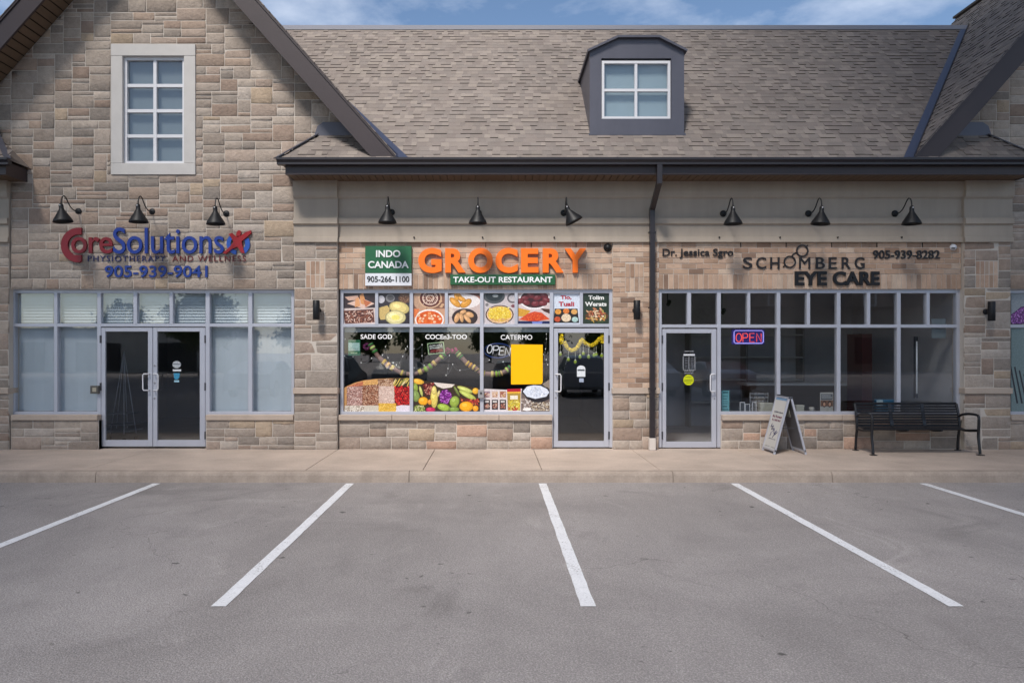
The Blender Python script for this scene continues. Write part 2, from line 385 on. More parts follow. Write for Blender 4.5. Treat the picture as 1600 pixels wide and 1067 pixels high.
def clip_poly(pts, a, b, c):
    """keep a*x+b*z<=c"""
    out = []
    for i in range(len(pts)):
        p, q = pts[i], pts[(i + 1) % len(pts)]; dp = a * p[0] + b * p[1] - c; dq = a * q[0] + b * q[1] - c
        if dp <= 0: out.append(p)
        if (dp < 0) != (dq < 0) and dp != dq:
            t = dp / (dp - dq); out.append((p[0] + (q[0] - p[0]) * t, p[1] + (q[1] - p[1]) * t))
    return out
def area(p):
    return abs(sum(p[i][0] * p[(i + 1) % len(p)][1] - p[(i + 1) % len(p)][0] * p[i][1] for i in range(len(p)))) / 2
def inset(pts, d):
    n = len(pts); A = sum(pts[i][0] * pts[(i + 1) % n][1] - pts[(i + 1) % n][0] * pts[i][1] for i in range(n))
    if A < 0: pts = pts[::-1]
    L_ = []
    for i in range(n):
        p, q = Vector(pts[i]), Vector(pts[(i + 1) % n]); t = (q - p).normalized(); nn = Vector((-t.y, t.x)); L_.append((p + nn * d, t))
    out = []
    for i in range(n):
        p, t = L_[i - 1]; q, u = L_[i]; den = t.x * u.y - t.y * u.x
        if abs(den) < 1e-6: out.append((q.x, q.y)); continue
        w = q - p; k = (w.x * u.y - w.y * u.x) / den; r = p + t * k; out.append((r.x, r.y))
    return out
PAL = [(C(164, 151, 140), 6), (C(154, 141, 130), 5), (C(174, 161, 149), 6), (C(160, 140, 125), 4), (C(146, 136, 127), 4), (C(174, 154, 132), 2),
       (C(152, 131, 117), 3), (C(180, 169, 159), 3), (C(136, 127, 119), 2), (C(168, 150, 137), 4)]
PALW = [tuple(q * .8 + mq * .2 for q, mq in zip(c, C(162, 148, 136))) for c, w in PAL for _ in range(w)]
PALB = [C(188, 160, 139), C(178, 150, 129), C(184, 157, 137), C(172, 143, 122), C(193, 168, 148), C(182, 153, 132), C(162, 136, 118), C(194, 172, 153)]
def stones(mb, rects, x0, x1, z0, z1, Y, clips=(), ux=0.076, uz=0.0725, ws=(3, 4, 4, 5, 5, 6, 7), hs=(1, 1, 2, 2, 2, 2, 2, 3, 3, 4), pal=PALW, seed=1, proud=0.02, solid=None):
    """random ashlar: rects = holes (x0,x1,z0,z1)"""
    r = random.Random(seed); nx = max(1, round((x1 - x0) / ux)); nz_ = max(1, round((z1 - z0) / uz)); dx = (x1 - x0) / nx; dz = (z1 - z0) / nz_
    xs = [x0 + i * dx for i in range(nx + 1)]; zs = [z0 + i * dz for i in range(nz_ + 1)]
    for h in rects:                    # snap grid lines onto the holes
        for lst, lo, hi in ((xs, h[0], h[1]), (zs, h[2], h[3])):
            for e_ in (lo, hi):
                k = min(range(1, len(lst) - 1), key=lambda i: abs(lst[i] - e_)) if len(lst) > 2 else None
                if k is not None and abs(lst[k] - e_) < (dx if lst is xs else dz) * 0.75: lst[k] = e_
    occ = [[False] * nx for _ in range(nz_)]
    for j in range(nz_):
        for i in range(nx):
            cx, cz = (xs[i] + xs[i + 1]) / 2, (zs[j] + zs[j + 1]) / 2
            if any(h[0] < cx < h[1] and h[2] < cz < h[3] for h in rects): occ[j][i] = True
            elif clips and all(len(clip_poly([(xs[i], zs[j]), (xs[i + 1], zs[j]), (xs[i + 1], zs[j + 1]), (xs[i], zs[j + 1])], *c)) < 3 for c in clips[:1]): occ[j][i] = False
    for j in range(nz_):
        for i in range(nx):
            if occ[j][i]: continue
            run = 0
            while i + run < nx and not occ[j][i + run] and run < 12: run += 1
            h = r.choice(hs); w = r.choice(ws)
            if h == 1 and w < 3: w = 3
            if h >= 4: w = max(w, 4)
            w = min(w, run)
            if 0 < run - w < 3: w = run if run <= 8 else w - 2
            hh = 1
            while hh < h and j + hh < nz_ and not any(occ[j + hh][i + k] for k in range(w)): hh += 1
            for a in range(hh):
                for k in range(w): occ[j + a][i + k] = True
            p = [(xs[i], zs[j]), (xs[i + w], zs[j]), (xs[i + w], zs[j + hh]), (xs[i], zs[j + hh])]
            for c in clips:
                p = clip_poly(p, *c)
                if len(p) < 3: break
            if len(p) < 3 or area(p) < 0.0015: continue
            q = []
            for pt in p:
                if not q or (abs(pt[0] - q[-1][0]) + abs(pt[1] - q[-1][1])) > 0.006: q.append(pt)
            if len(q) > 2 and abs(q[0][0] - q[-1][0]) + abs(q[0][1] - q[-1][1]) < 0.006: q.pop()
            if len(q) < 3: continue
            stone_face(mb, q, Y, vary(r.choice(pal), 0.10, r), r, proud)
def stone_face(mb, q, Y, col, r, proud=0.02, gap=0.0055):
    o = [(a + r.uniform(-.0035, .0035), b + r.uniform(-.003, .003)) for a, b in inset(q, gap)]
    wv = min(max(p[0] for p in q) - min(p[0] for p in q), max(p[1] for p in q) - min(p[1] for p in q))
    e = min(0.014, wv * 0.12); n_ = [(a + r.uniform(-.004, .004), b + r.uniform(-.004, .004)) for a, b in inset(q, gap + e)]
    n = len(o); b = len(mb.v); pr = proud * 0.6 * r.uniform(0.6, 1.4)
    tx, tz = r.uniform(-.02, .02), r.uniform(-.03, .03); cx = sum(p[0] for p in n_) / n; cz = sum(p[1] for p in n_) / n
    mb.v += [(p[0], Y + 0.02, p[1]) for p in o] + [(p[0], Y - pr * 0.35, p[1]) for p in o]
    mb.v += [(p[0] + r.uniform(-.003, .003), Y - pr + tx * (p[0] - cx) + tz * (p[1] - cz), p[1] + r.uniform(-.003, .003)) for p in n_]
    mb.v.append((cx + r.uniform(-.2, .2) * wv, Y - pr - r.uniform(0, 0.008), cz + r.uniform(-.2, .2) * wv))
    for i in range(n):
        j = (i + 1) % n
        mb.grid((b + i, b + j, b + n + j, b + n + i), col); mb.grid((b + n + i, b + n + j, b + 2 * n + j, b + 2 * n + i), col, True)
        mb.grid((b + 2 * n + i, b + 2 * n + j, b + 3 * n), col, True)
def brick(mb, x0, x1, z0, z1, Y, r, gap=0.0045):
    if x1 - x0 < 0.02 or z1 - z0 < 0.02: return
    c = vary(r.choice(PALB), 0.09, r)
    if r.random() < 0.16: u_ = r.uniform(0.66, 0.85); c = (c[0] * u_ * 1.03, c[1] * u_, c[2] * u_)
    mb.bbox(x0 + gap, x1 - gap, Y - r.uniform(0.004, 0.009), Y + 0.02, z0 + gap, z1 - gap, c, 0.004)
def brick_field(mb, x0, x1, z0, z1, Y, holes=(), bl=0.263, bh=0.0865, seed=3, soldier=None):
    r = random.Random(seed); n = max(1, round((z1 - z0) / bh)); h = (z1 - z0) / n
    for j in range(n):
        a = x0 - (bl / 2 if j % 2 else 0)
        while a < x1:
            s0, s1 = max(a, x0), min(a + bl, x1); a += bl
            segs = [(s0, s1)]
            for hx0, hx1, hz0, hz1 in holes:
                if z0 + (j + .5) * h > hz0 and z0 + (j + .5) * h < hz1:
                    ns = []
                    for u, w in segs:
                        if w <= hx0 or u >= hx1: ns.append((u, w))
                        else:
                            if u < hx0: ns.append((u, hx0))
                            if w > hx1: ns.append((hx1, w))
                    segs = ns
            for u, w in segs: brick(mb, u, w, z0 + j * h, z0 + (j + 1) * h, Y, r)
def soldiers(mb, x0, x1, z0, z1, Y, bw=0.0865, seed=4):
    r = random.Random(seed); n = max(1, round((x1 - x0) / bw)); w = (x1 - x0) / n
    for i in range(n): brick(mb, x0 + i * w, x0 + (i + 1) * w, z0, z1, Y, r)

# --- gables
XA, XB = -5.906, 11.31; HALF = 4.33; ZE = 5.07; TA = 1.13; ZAP = ZE + HALF * TA
YF = -0.57                        # plane of the rake boards
def gable_clip(xc, drop):         # half planes under the two slopes, drop = vertical distance under the roof surface
    zt = ZAP - drop
    return [(TA, 1.0, zt + TA * xc), (-TA, 1.0, zt - TA * xc)]
MOR = C(196, 186, 175)
mort = MB()
def mortar_wall(pts, Y=0.0, th=0.25): mort.prism(pts, Y - .008, Y + th, MOR)
ZH = Z(451.5); ZS = Z(656.5)      # head of the shopfronts, foot of their sills
# left gable wall
gx0, gx1 = -8.39, -3.455
wy = 0.0
win = (X(173), X(305), Z(273), Z(69))
sf_l = (X(17), X(459), Z(656), ZH)
door_l = (X(154), X(322), 0.1, ZH)
cl = gable_clip(XA, 0.42)
st = MB()
stones(st, [win, sf_l, door_l], gx0, gx1, SW, 10.0, wy, clips=cl, seed=11)
part(st, 'stone_wall', M_stone, label='stone faced gable wall over the physiotherapy shop')
st = MB(); stones(st, [], gx1, XA + HALF, 5.0, 8.4, wy, clips=cl, seed=12); part(st, 'stone_wall', M_stone)
st = MB(); stones(st, [], XA - HALF, gx0, 5.0, 8.4, wy, clips=cl, seed=13); part(st, 'stone_wall', M_stone)
mort_clip = []
def tri_wall(xa, xb, za, zb, cl, hole=None, Y=0.0):
    p = [(xa, za), (xb, za), (xb, zb), (xa, zb)]
    for c in cl: p = clip_poly(p, *c)
    if len(p) > 2: mortar_wall(p, Y + 0.005)
tri_wall(gx0, win[0], ZH, 10, cl); tri_wall(win[1], gx1, ZH, 10, cl); tri_wall(win[0], win[1], win[3], 10, cl); tri_wall(win[0], win[1], ZH, win[2], cl)
tri_wall(gx0, door_l[0], SW, Z(656), []); tri_wall(door_l[1], gx1, SW, Z(656), [])
tri_wall(gx1, XA + HALF, 5.0, 8.4, cl); tri_wall(XA - HALF, gx0, 5.0, 8.4, cl)
# right gable wall
cr = gable_clip(XB, 0.42)
rx0, rx1 = 9.0, 13.62
sf_r = (X(1577), rx1 + .01, Z(656), ZH)
st = MB()
stones(st, [sf_r], rx0, rx1, SW, 10.0, wy, clips=cr, seed=21)
part(st, 'stone_wall', M_stone, label='stone faced gable wall at the right edge')
st = MB(); stones(st, [], XB - HALF, rx0, 5.0, 8.4, wy, clips=cr, seed=22); part(st, 'stone_wall', M_stone)
tri_wall(rx0, rx1, ZH, 10, cr); tri_wall(rx0, rx1, SW, Z(656), []); tri_wall(XB - HALF, rx0, 5.0, 8.4, cr)

part(mort, 'mortar', M_vc)
# --- pilasters
YP = -0.03; ZB1, ZB0 = Z(606, YP), Z(615, YP)        # band
def pilaster(xa, xb, seed, label):
    p = MB(); zt = Z(378, YP); ia, ib = xa + 0.2, xb - 0.22; iz0, iz1 = Z(450, YP), Z(408, YP)
    stones(p, [(ia, ib, iz0, iz1), (xa, xb, ZB0, ZB1)], xa, xb, SW, zt, YP, seed=seed, proud=0.014)
    o = part(p, 'pilaster', M_stone, label=label)
    k = MB(); k.box(xa + .004, xb - .004, YP - .003, 0.3, 0.1, zt, MOR); part(k, 'mortar', M_vc, o)
    k = MB(); k.bbox(xa - .012, xb + .012, YP - 0.045, 0.2, ZB0, ZB1, MOR, 0.006); part(k, 'stone_band', M_sill, o)
    k = MB(); zm = (iz0 + iz1) / 2; soldiers(k, ia, ib, zm, iz1, YP, seed=seed); soldiers(k, ia, ib, iz0, zm, YP, seed=seed + 1)
    part(k, 'brick_inset', M_brick, o)
pilaster(-3.45, -2.70, 31, 'stone pilaster left of the grocery')
pilaster(8.19, 9.0, 32, 'stone pilaster right of the eye care shop')
pilaster(-9.15, -8.41, 33, 'stone pilaster at the left edge')
# --- brick walls of the middle bays
YB = 0.05
BF = MB(); bt, bs = Z(379, YB), Z(428.5, YB); bo = Z(452, YB)
pxa, pxb = X(957, YB), X(1029, YB)
ha, hb = X(977, YB), X(1005, YB)
brick_field(BF, -2.70, pxa, bs, bt, YB, seed=41); brick_field(BF, pxb, 8.19, bs, bt, YB, seed=42)
soldiers(BF, -2.70, pxa, bo, bs, YB, seed=43); soldiers(BF, pxb, 8.19, bo, bs, YB, seed=44)
YQ = 0.03
zb1q, zb0q = Z(606, YQ), Z(615, YQ)
hz0, hz1 = Z(456, YQ), Z(412, YQ)
brick_field(BF, pxa, pxb, zb1q, bt, YQ, holes=[(ha, hb, hz0, hz1)], seed=45)
soldiers(BF, ha, hb, (hz0 + hz1) / 2, hz1, YQ, seed=46); soldiers(BF, ha, hb, hz0, (hz0 + hz1) / 2, YQ, seed=47)
for xx in (602, 688, 759, 830, 900, 1157, 1228, 1299, 1370, 1441):        # open weep joints
    BF.box(X(xx, YB) - .006, X(xx, YB) + .006, YB - .011, YB, Z(386.5, YB), Z(379.5, YB), C(40, 34, 30))
o = part(BF, 'brick_wall', M_brick, label='tan brick band over the shopfronts and narrow brick pier')
k = MB(); k.box(-2.70, 8.19, YB + .001, YB + .25, bo, bt + 0.02, MOR); k.box(pxa + .003, pxb - .003, YQ + .001, YQ + .25, 0.1, bt, MOR); part(k, 'mortar', M_vc, o)
k = MB(); k.bbox(pxa - .012, pxb + .012, YQ - .04, .2, zb0q, zb1q, MOR, .006); part(k, 'stone_band', M_sill, o)
k = MB(); stones(k, [], pxa, pxb, SW, zb0q, YQ, seed=51, hs=(2, 2, 3), ws=(3, 4, 4, 5), proud=.02); part(k, 'pier_base', M_stone, o)

# --- stone aprons and sills below the shopfronts
def apron(x0, x1, seed, label, Yw=0.05):
    k = MB(); stones(k, [], x0, x1, SW, Z(657, Yw), Yw, seed=seed, hs=(2, 2, 3, 3), ws=(4, 5, 6, 7), pal=PALW + [C(180, 150, 132)] * 6, proud=.025)
    o = part(k, 'stone_apron', M_stone, label=label)
    k = MB(); k.box(x0, x1, Yw - .005, Yw + .2, 0.1, Z(656.5, Yw), MOR); part(k, 'mortar', M_vc, o)
    k = MB(); n = max(1, round((x1 - x0) / 1.05)); w = (x1 - x0) / n
    for i in range(n): k.bbox(x0 + i * w + .003, x0 + (i + 1) * w - .003, Yw - .06, Yw + .2, Z(656.5, Yw - .05), Z(648.2, Yw - .05), MOR, .006)
    part(k, 'window_sill', M_sill, o)
apron(-2.69, X(863, .05), 61, 'rough stone apron under the grocery window')
apron(X(1127, .05), 8.18, 62, 'rough stone apron under the eye care window')
apron(gx0 + .01, X(154), 63, 'rough stone apron left of the double door', 0.02)
apron(X(322), gx1 - .01, 64, 'rough stone apron right of the double door', 0.02)
apron(9.01, rx1, 65, 'rough stone apron at the right edge', 0.02)

# --- stucco frieze
def frieze(x0, x1, dy, label=None, cap=False):
    z = lambda p: Z(p, dy)
    d = dy
    prof = [(d - .06, z(283) + .02), (d - .06, z(300)), (d - .045, z(307)), (d - .02, z(310)), (d, z(310.3)), (d, z(341)), (d - .045, z(341.3)), (d - .045, z(350)),
            (d - .006, z(352)), (d - .006, z(370.5)), (d - .028, z(371)), (d - .035, z(378.6)), (0.3, z(378.6)), (0.3, z(283) + .02)]
    k = MB(); k.extrude_x(prof, x0, x1)
    return part(k, 'frieze', M_stucco, label=label)
fr = frieze(-2.72, 8.2, 0.02, 'plain stucco frieze under the eave')
for xx in (647, 754, 866, 1124, 1219, 1309, 1409):
    k = MB(); k.lathe([(0, -.012), (.014, -.012), (.014, .02)], Matrix.Translation((X(xx, -.02), -.02, Z(371, -.02))) @ Matrix.Rotation(R(90), 4, 'X') @ Matrix.Scale(-1, 4, (0, 0, 1)), 8, C(30, 28, 28))
    part(k, 'anchor_stub', M_vc, fr)
frieze(-3.455, -2.69, -0.05, 'stucco pilaster capital left of the grocery'); frieze(8.18, 9.02, -0.05, 'stucco pilaster capital right of the eye care shop'); frieze(-9.2, -8.40, -0.05, 'stucco pilaster capital at the left edge')

# --- shingles
SH = [C(126, 118, 113), C(124, 115, 110), C(137, 128, 121), C(129, 120, 114), C(123, 115, 110), C(134, 125, 119)]
def shingles(mb, O, U, V, W, H, seed, e=0.140, keep=None):
    """O origin, U unit along the courses, V unit up the slope"""
    r = random.Random(seed); O, U, V = Vector(O), Vector(U), Vector(V); Nn = U.cross(V).normalized()
    if Nn.z < 0: Nn = -Nn
    for j in range(int(math.ceil(H / e))):
        v0 = j * e; v1 = min(v0 + e + 0.03, H); a = -r.uniform(0, .2)
        while a < W:
            w = r.uniform(0.07, 0.18); s0, s1 = max(a, 0), min(a + w, W); a += w
            if s1 - s0 < .01: continue
            th = r.choice((0.004, 0.005, 0.006, 0.014, 0.016)) ; dv = 0 if th > .01 else .004
            if keep and not keep((s0 + s1) / 2, v0): continue
            c = vary(r.choice(SH), 0.06, r); butt_shade = tuple(q * .3 for q in c)  # butt edge darkened: the shade line under each tab is painted in
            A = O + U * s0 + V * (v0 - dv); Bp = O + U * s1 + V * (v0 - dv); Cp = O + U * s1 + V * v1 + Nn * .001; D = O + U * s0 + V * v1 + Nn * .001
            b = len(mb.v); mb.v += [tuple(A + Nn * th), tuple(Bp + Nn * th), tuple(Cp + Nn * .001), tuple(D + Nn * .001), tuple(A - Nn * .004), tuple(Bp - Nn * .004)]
            mb.grid((b, b + 1, b + 2, b + 3), c); mb.grid((b + 4, b + 5, b + 1, b), butt_shade); mb.grid((b + 4, b, b + 3), c); mb.grid((b + 5, b + 2, b + 1), c)
s2 = math.sqrt(.5); YE = -0.62; ZE0 = 5.035; YR = 3.33; ZR = ZE0 + (YR - YE)
zr_at = lambda y: ZE0 + (y - YE)
# main roof
rx_a, rx_b = -5.2, 10.7
DX0, DX1 = X(921), X(1068); DZ0 = Z(212); DY = DZ0 - ZE0 + YE
sh = MB()
LEN = (YR - YE) / s2
lft = XA + HALF; rgt = XB - HALF
def keep_main(u, v):
    x = rx_a + u; h = v * s2
    if x < lft - h / TA - .35 and True: return h > 99 or (x > lft - h / TA - .35)
    if x > rgt + h / TA + .35: return False
    y = YE + h
    if DX0 + .2 < x < DX1 - .2 and DY + .1 < y < DY + 1.2: return False
    return True
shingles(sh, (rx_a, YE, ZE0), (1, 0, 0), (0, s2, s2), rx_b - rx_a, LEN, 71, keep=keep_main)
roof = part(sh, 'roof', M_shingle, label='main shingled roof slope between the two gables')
k = MB()     # roof deck and far slope
k.poly([(lft, YE + .02, ZE0 - .006), (rgt, YE + .02, ZE0 - .006), (rgt + (ZR - ZE0) / TA, YR, ZR - .03), (lft - (ZR - ZE0) / TA, YR, ZR - .03)], C(60, 55, 52))
k.poly([(rx_a - 3, YR, ZR - .03), (rx_b + 3, YR, ZR - .03), (rx_b + 3, YR + 4, ZR - 4), (rx_a - 3, YR + 4, ZR - 4)], C(120, 110, 102))
part(k, 'roof_deck', M_shingle, roof)
k = MB(); k.prism([(0, 0), (1, 0), (1, 1), (0, 1)], 0, 0) if False else None
k.extrude_x([(YR - .14, ZR - .115), (YR - .14, ZR - .1), (YR, ZR + .045), (YR + .14, ZR - .1), (YR + .14, ZR - .115), (YR, ZR + .02)], -5.1, 10.5); part(k, 'ridge_cap', mat('ridge_metal', C(128, 128, 134), .45, metal=.2), roof)
# gable roofs
cosA = 1 / math.hypot(1, TA); sinA = TA * cosA
GL = HALF / cosA
def gable_roof(xc, tag, seedb, depth=5.6):
    sh = MB()
    e0 = (xc - HALF, YF - .03, ZE)
    shingles(sh, e0, (0, 1, 0), (cosA, 0, sinA), depth, GL, seedb)
    shingles(sh, (xc + HALF, YF - .03, ZE), (0, 1, 0), (-cosA, 0, sinA), depth, GL, seedb + 1)
    g_ = part(sh, 'gable_roof', M_shingle, label=tag)
    k = MB()
    for sg in (-1, 1):
        k.poly([(xc + sg * HALF, YF, ZE - .008), (xc, YF, ZAP - .008), (xc, YF + depth, ZAP - .008), (xc + sg * HALF, YF + depth, ZE - .008)], C(60, 55, 52))
    k.box(xc - .1, xc + .1, YF - .03, YF + depth, ZAP - .02, ZAP + .03, C(90, 84, 80))
    part(k, 'roof_deck', M_shingle, g_)
    # rake boards, soffits
    for sg in (-1, 1):
        k = MB(); d = 0.43 * TA     # vertical drop of the board
        zc = ZE + .045 - .0
        f_ = lambda x, dz: (xc + sg * x, ZAP - x * TA - dz)
        xl = HALF + .02
        zmin = 4.965
        top = [f_(0, .012), f_(xl, .012)]; xbot = (ZAP - d - zmin) / TA
        pts = [f_(0, .012), (xc + sg * xl, ZAP - xl * TA - .012), (xc + sg * xl, zmin), (xc + sg * xbot, zmin), f_(0, d)]
        k.prism(pts, YF, YF + .045, C(66, 54, 54))
        # bead along the top edge
        pts = [f_(0, -.02), (xc + sg * (xl), ZAP - xl * TA + .02), (xc + sg * (xl), ZAP - xl * TA - .05), f_(0, .05)]
        k.prism(pts, YF - .02, YF - .002, C(66, 54, 54))
        part(k, 'rake_board', M_brown, g_)
        k = MB(); dd = d - .07
        nb = 44
        for i in range(nb):
            xa_, xb_ = HALF * i / nb, HALF * (i + 1) / nb - .012
            zs_ = lambda x: ZAP - x * TA - dd
            if zs_(xb_) < 5.0: continue
            a = (xc + sg * xa_, zs_(xa_)); b_ = (xc + sg * xb_, zs_(xb_)); cc = (xc + sg * HALF * (i + 1) / nb, zs_(HALF * (i + 1) / nb))
            k.poly([(a[0], YF + .045, a[1]), (b_[0], YF + .045, b_[1]), (b_[0], .03, b_[1]), (a[0], .03, a[1])], C(120, 98, 78))
            k.poly([(b_[0], YF + .045, b_[1]), (cc[0], YF + .045, cc[1] + .02), (cc[0], .03, cc[1] + .02), (b_[0], .03, b_[1])], C(120, 98, 78))
        part(k, 'soffit', M_soff, g_)
gable_roof(XA, 'steep shingled gable roof on the left', 81)
gable_roof(XB, 'steep shingled gable roof on the right', 83)
# valley flashings
for (x0, sg) in ((lft, -1), (rgt, 1)):
    k = MB(); h = ZR - ZE0 + .03; yv = lambda t: YE + .01 + t * h
    Aa = Vector((x0 + .0, YE, ZE0)); Bb = Vector((x0 + sg * h / TA, YR + .03, ZR + .03))
    w = 0.19; off = Vector((0, -s2, s2)) * .026
    inn = Vector((-sg * w, 0, 0))
    k.poly([Aa + off + inn, Aa + off, Bb + off, Bb + off + inn * .8], C(72, 80, 106))
    up = Vector((sg * .0, 0, .07))
    k.poly([Aa + off, Aa + off + up, Bb + off + up, Bb + off], C(72, 80, 106))
    k.poly([Aa + off + inn, Bb + off + inn * .8, Bb + inn * .8, Aa + inn], C(72, 80, 106))
    part(k, 'valley_flashing', M_blue, roof)

# eave returns: small hip roofs wrapping the corner in front of each gable wall
def eave_return(xe, sg, seed, label):
    """xe = outer end, sg=+1: end is at the left and the roof runs to the right"""
    sh = MB(); y0 = YE; top = 0.62
    def kp(u, v): return u > v * s2 + .03
    L0 = 1.9
    if sg > 0: shingles(sh, (xe, y0, ZE0), (1, 0, 0), (0, s2, s2), L0, top / s2, seed, keep=kp)
    else: shingles(sh, (xe - L0, y0, ZE0), (1, 0, 0), (0, s2, s2), L0, top / s2, seed, keep=lambda u, v: (L0 - u) > v * s2 + .03)
    sh.poly([(xe, y0, ZE0), (xe, .0, ZE0), (xe + sg * .6, .0, ZE0 + .6), (xe + sg * .6, y0 + .6, ZE0 + .6)], C(126, 116, 109))
    o = part(sh, 'eave_return', M_shingle, label=label)
    k = MB()
    a = Vector((xe, y0, ZE0 + .01)); b_ = Vector((xe + sg * .56, y0 + .56, ZE0 + .57)); n = Vector((-sg * .5, -.5, .7)).normalized() * .022
    k.bar(a + n * .6, b_ + n * .6, .10, .016, C(112, 104, 98), up=n)
    k.prism([(xe + sg * .50, ZE0 + .54), (xe + sg * 1.25, ZE0 + .54), (xe + sg * 1.25, ZE0 + .79), (xe + sg * .66, ZE0 + .79), (xe + sg * .56, ZE0 + .72)], y0 + .55, .02, C(62, 64, 76))
    part(k, 'metal_cap', M_dorm, o)
eave_return(-3.60, 1, 91, 'small hipped eave return at the left gable')
eave_return(9.15, -1, 95, 'small hipped eave return at the right gable')
eave_return(-7.99 - .05, -1, 99, 'small hipped eave return at the left edge')
# gutter, fascia, soffit
def eave(xa, xb, label, a_open=True, fa=None, fb=None):
    k = MB(); gy = -0.70
    prof = [(gy, 5.045), (gy + .012, 5.052), (gy + .012, 4.995), (gy + .035, 4.968), (gy + .035, 4.935), (YF - .005, 4.935), (YF - .005, 5.03), (gy + .025, 4.94 + .09), (gy + .02, 5.045)]
    prof = [(gy, 5.05), (gy, 5.015), (gy + .03, 4.975), (gy + .03, 4.94), (YF - .004, 4.94), (YF - .004, 5.035), (gy + .02, 5.02), (gy + .02, 5.05)]
    k.extrude_x(prof, xa, xb)
    for i in range(int((xb - xa) / 1.6)): k.box(xa + .8 + i * 1.6, xa + .83 + i * 1.6, gy - .002, YF - .01, 5.046, 5.054)
    gt = part(k, 'gutter', M_gutter, label=label)
    fa = xa + .11 if fa is None else fa; fb = xb - .0 if fb is None else fb
    k = MB(); k.box(fa, fb, YF, YF + .03, 4.80, 4.965); k.box(fa - .002, fb + .002, YF - .006, YF + .036, 4.795, 4.812)
    k.box(fa, fa + .03, YF + .03, .02, 4.80, 5.02); k.box(fb - .03, fb, YF + .03, .02, 4.80, 5.02); part(k, 'fascia', M_brown, gt)
    k = MB(); n = int((fb - fa - .06) / .12); w = (fb - fa - .06) / n
    for i in range(n):
        x = fa + .03 + i * w; k.box(x, x + w - .012, YF + .03, .04, 4.806, 4.82)
    k.box(fa + .03, fb - .03, YF + .03, .04, 4.828, 4.84, C(40, 34, 28)); part(k, 'soffit', M_soff, gt)
eave(-3.565, 9.14, 'long dark metal gutter along the middle eave', fa=-3.45, fb=9.03)
eave(-12.0, -8.0, 'dark metal gutter at the left edge', fa=-11.9, fb=-8.10)

# downspout
k = MB(); xs_ = X(1030, -.62); xw = X(1018, -.04); bc = C(48, 40, 42)
pts = [(xs_, -.63, 4.95), (xs_, -.63, 4.72), (xw + .02, -.10, 4.30), (xw, -.06, 4.18), (xw, -.06, .36)]
pts = [(xs_, -.63, 4.95), (xs_, -.63, 4.66), (xw, -.085, 4.34), (xw, -.085, .36)]
for a, b_ in zip(pts, pts[1:]):
    k.bar(a, (b_[0], b_[1], b_[2] - (.03 if b_[2] > 1 else 0)), .085, .07, bc, up=(0, 1, 0.01) if abs(a[1] - b_[1]) < .1 else (0, 0, 1))
for z_ in (3.9, 2.6, 1.2): k.box(xw - .06, xw + .06, -.125, -.03, z_, z_ + .025, bc)
ds = part(k, 'downspout', M_gutter)
k = MB(); k.bbox(xw - .055, xw + .055, -.14, -.02, SW, .36, C(205, 196, 188), .008); part(k, 'downspout_boot', M_vc, ds, 'white boot at the foot of the downspout')

# dormer
dm = MB(); dz1 = Z(62); out = [(DX0, DZ0), (DX1, DZ0), (DX1, Z(80)), (X(1028), dz1 - .0), (X(965), dz1), (DX0, Z(80))]
wx0, wx1, wz0, wz1 = X(939), X(1048), Z(187), Z(93)
yd = DY + .0
dc = C(88, 88, 98)
dm.prism([(DX0, DZ0), (DX1, DZ0), (DX1, wz0), (DX0, wz0)], yd, yd + .1, dc)
dm.prism([(DX0, wz0), (wx0, wz0), (wx0, wz1), (DX0, wz1)], yd, yd + .1, dc)
dm.prism([(wx1, wz0), (DX1, wz0), (DX1, wz1), (wx1, wz1)], yd, yd + .1, dc)
dm.prism([(DX0, wz1), (DX1, wz1), (DX1, Z(80)), (X(1028), dz1), (X(965), dz1), (DX0, Z(80))], yd, yd + .1, dc)
dm.box(DX0 - .02, DX1 + .02, yd - .03, yd + .02, DZ0 - .015, DZ0 + .02, dc)
for xx, sg in ((DX0 + .004, -1), (DX1 - .004, 1)):
    dm.poly([(xx, yd + .1, DZ0), (xx, yd + .1, Z(80)), (xx, yd + 1.75, Z(80))], dc)
do = part(dm, 'dormer', M_dorm, label='grey metal dormer with a four pane window')
k = MB(); ov = .035
top = [(DX0 - ov - .01, Z(80) - .015), (X(964), dz1 + .03), (X(1029), dz1 + .03), (DX1 + ov + .01, Z(80) - .015)]
und = [(DX1 + ov, Z(80) - .05), (X(1028), dz1 - .008), (X(965), dz1 - .008), (DX0 - ov, Z(80) - .05)]
k.prism(top + und, yd - .07, yd + 1.95, C(48, 48, 55)); part(k, 'dormer_roof', M_dorm, do)
k = MB(); fw = .045
def ring(k, x0, x1, z0, z1, y0, y1, fw, col, nx=1, nz=1, mw=.03):
    k.box(x0, x0 + fw, y0, y1, z0, z1, col); k.box(x1 - fw, x1, y0, y1, z0, z1, col)
    k.box(x0 + fw, x1 - fw, y0, y1, z0, z0 + fw, col); k.box(x0 + fw, x1 - fw, y0, y1, z1 - fw, z1, col)
    iw = (x1 - x0 - 2 * fw); ih = z1 - z0 - 2 * fw; L_ = []
    for i in range(1, nx): c_ = x0 + fw + iw * i / nx; k.box(c_ - mw / 2, c_ + mw / 2, y0 + .006, y1, z0 + fw, z1 - fw, col)
    for j in range(1, nz): c_ = z0 + fw + ih * j / nz; k.box(x0 + fw, x1 - fw, y0 + .009, y1, c_ - mw / 2, c_ + mw / 2, col)
ring(k, wx0 + .01, wx1 - .01, wz0, wz1 - .035, yd + .02, yd + .09, fw, C(214, 214, 218), 2, 2, .045); part(k, 'window_frame', M_white, do)
k = MB(); k.box(wx0 + .03, wx1 - .03, yd + .062, yd + .067, wz0 + .02, wz1 - .05); part(k, 'window_pane', M_glass2, do)
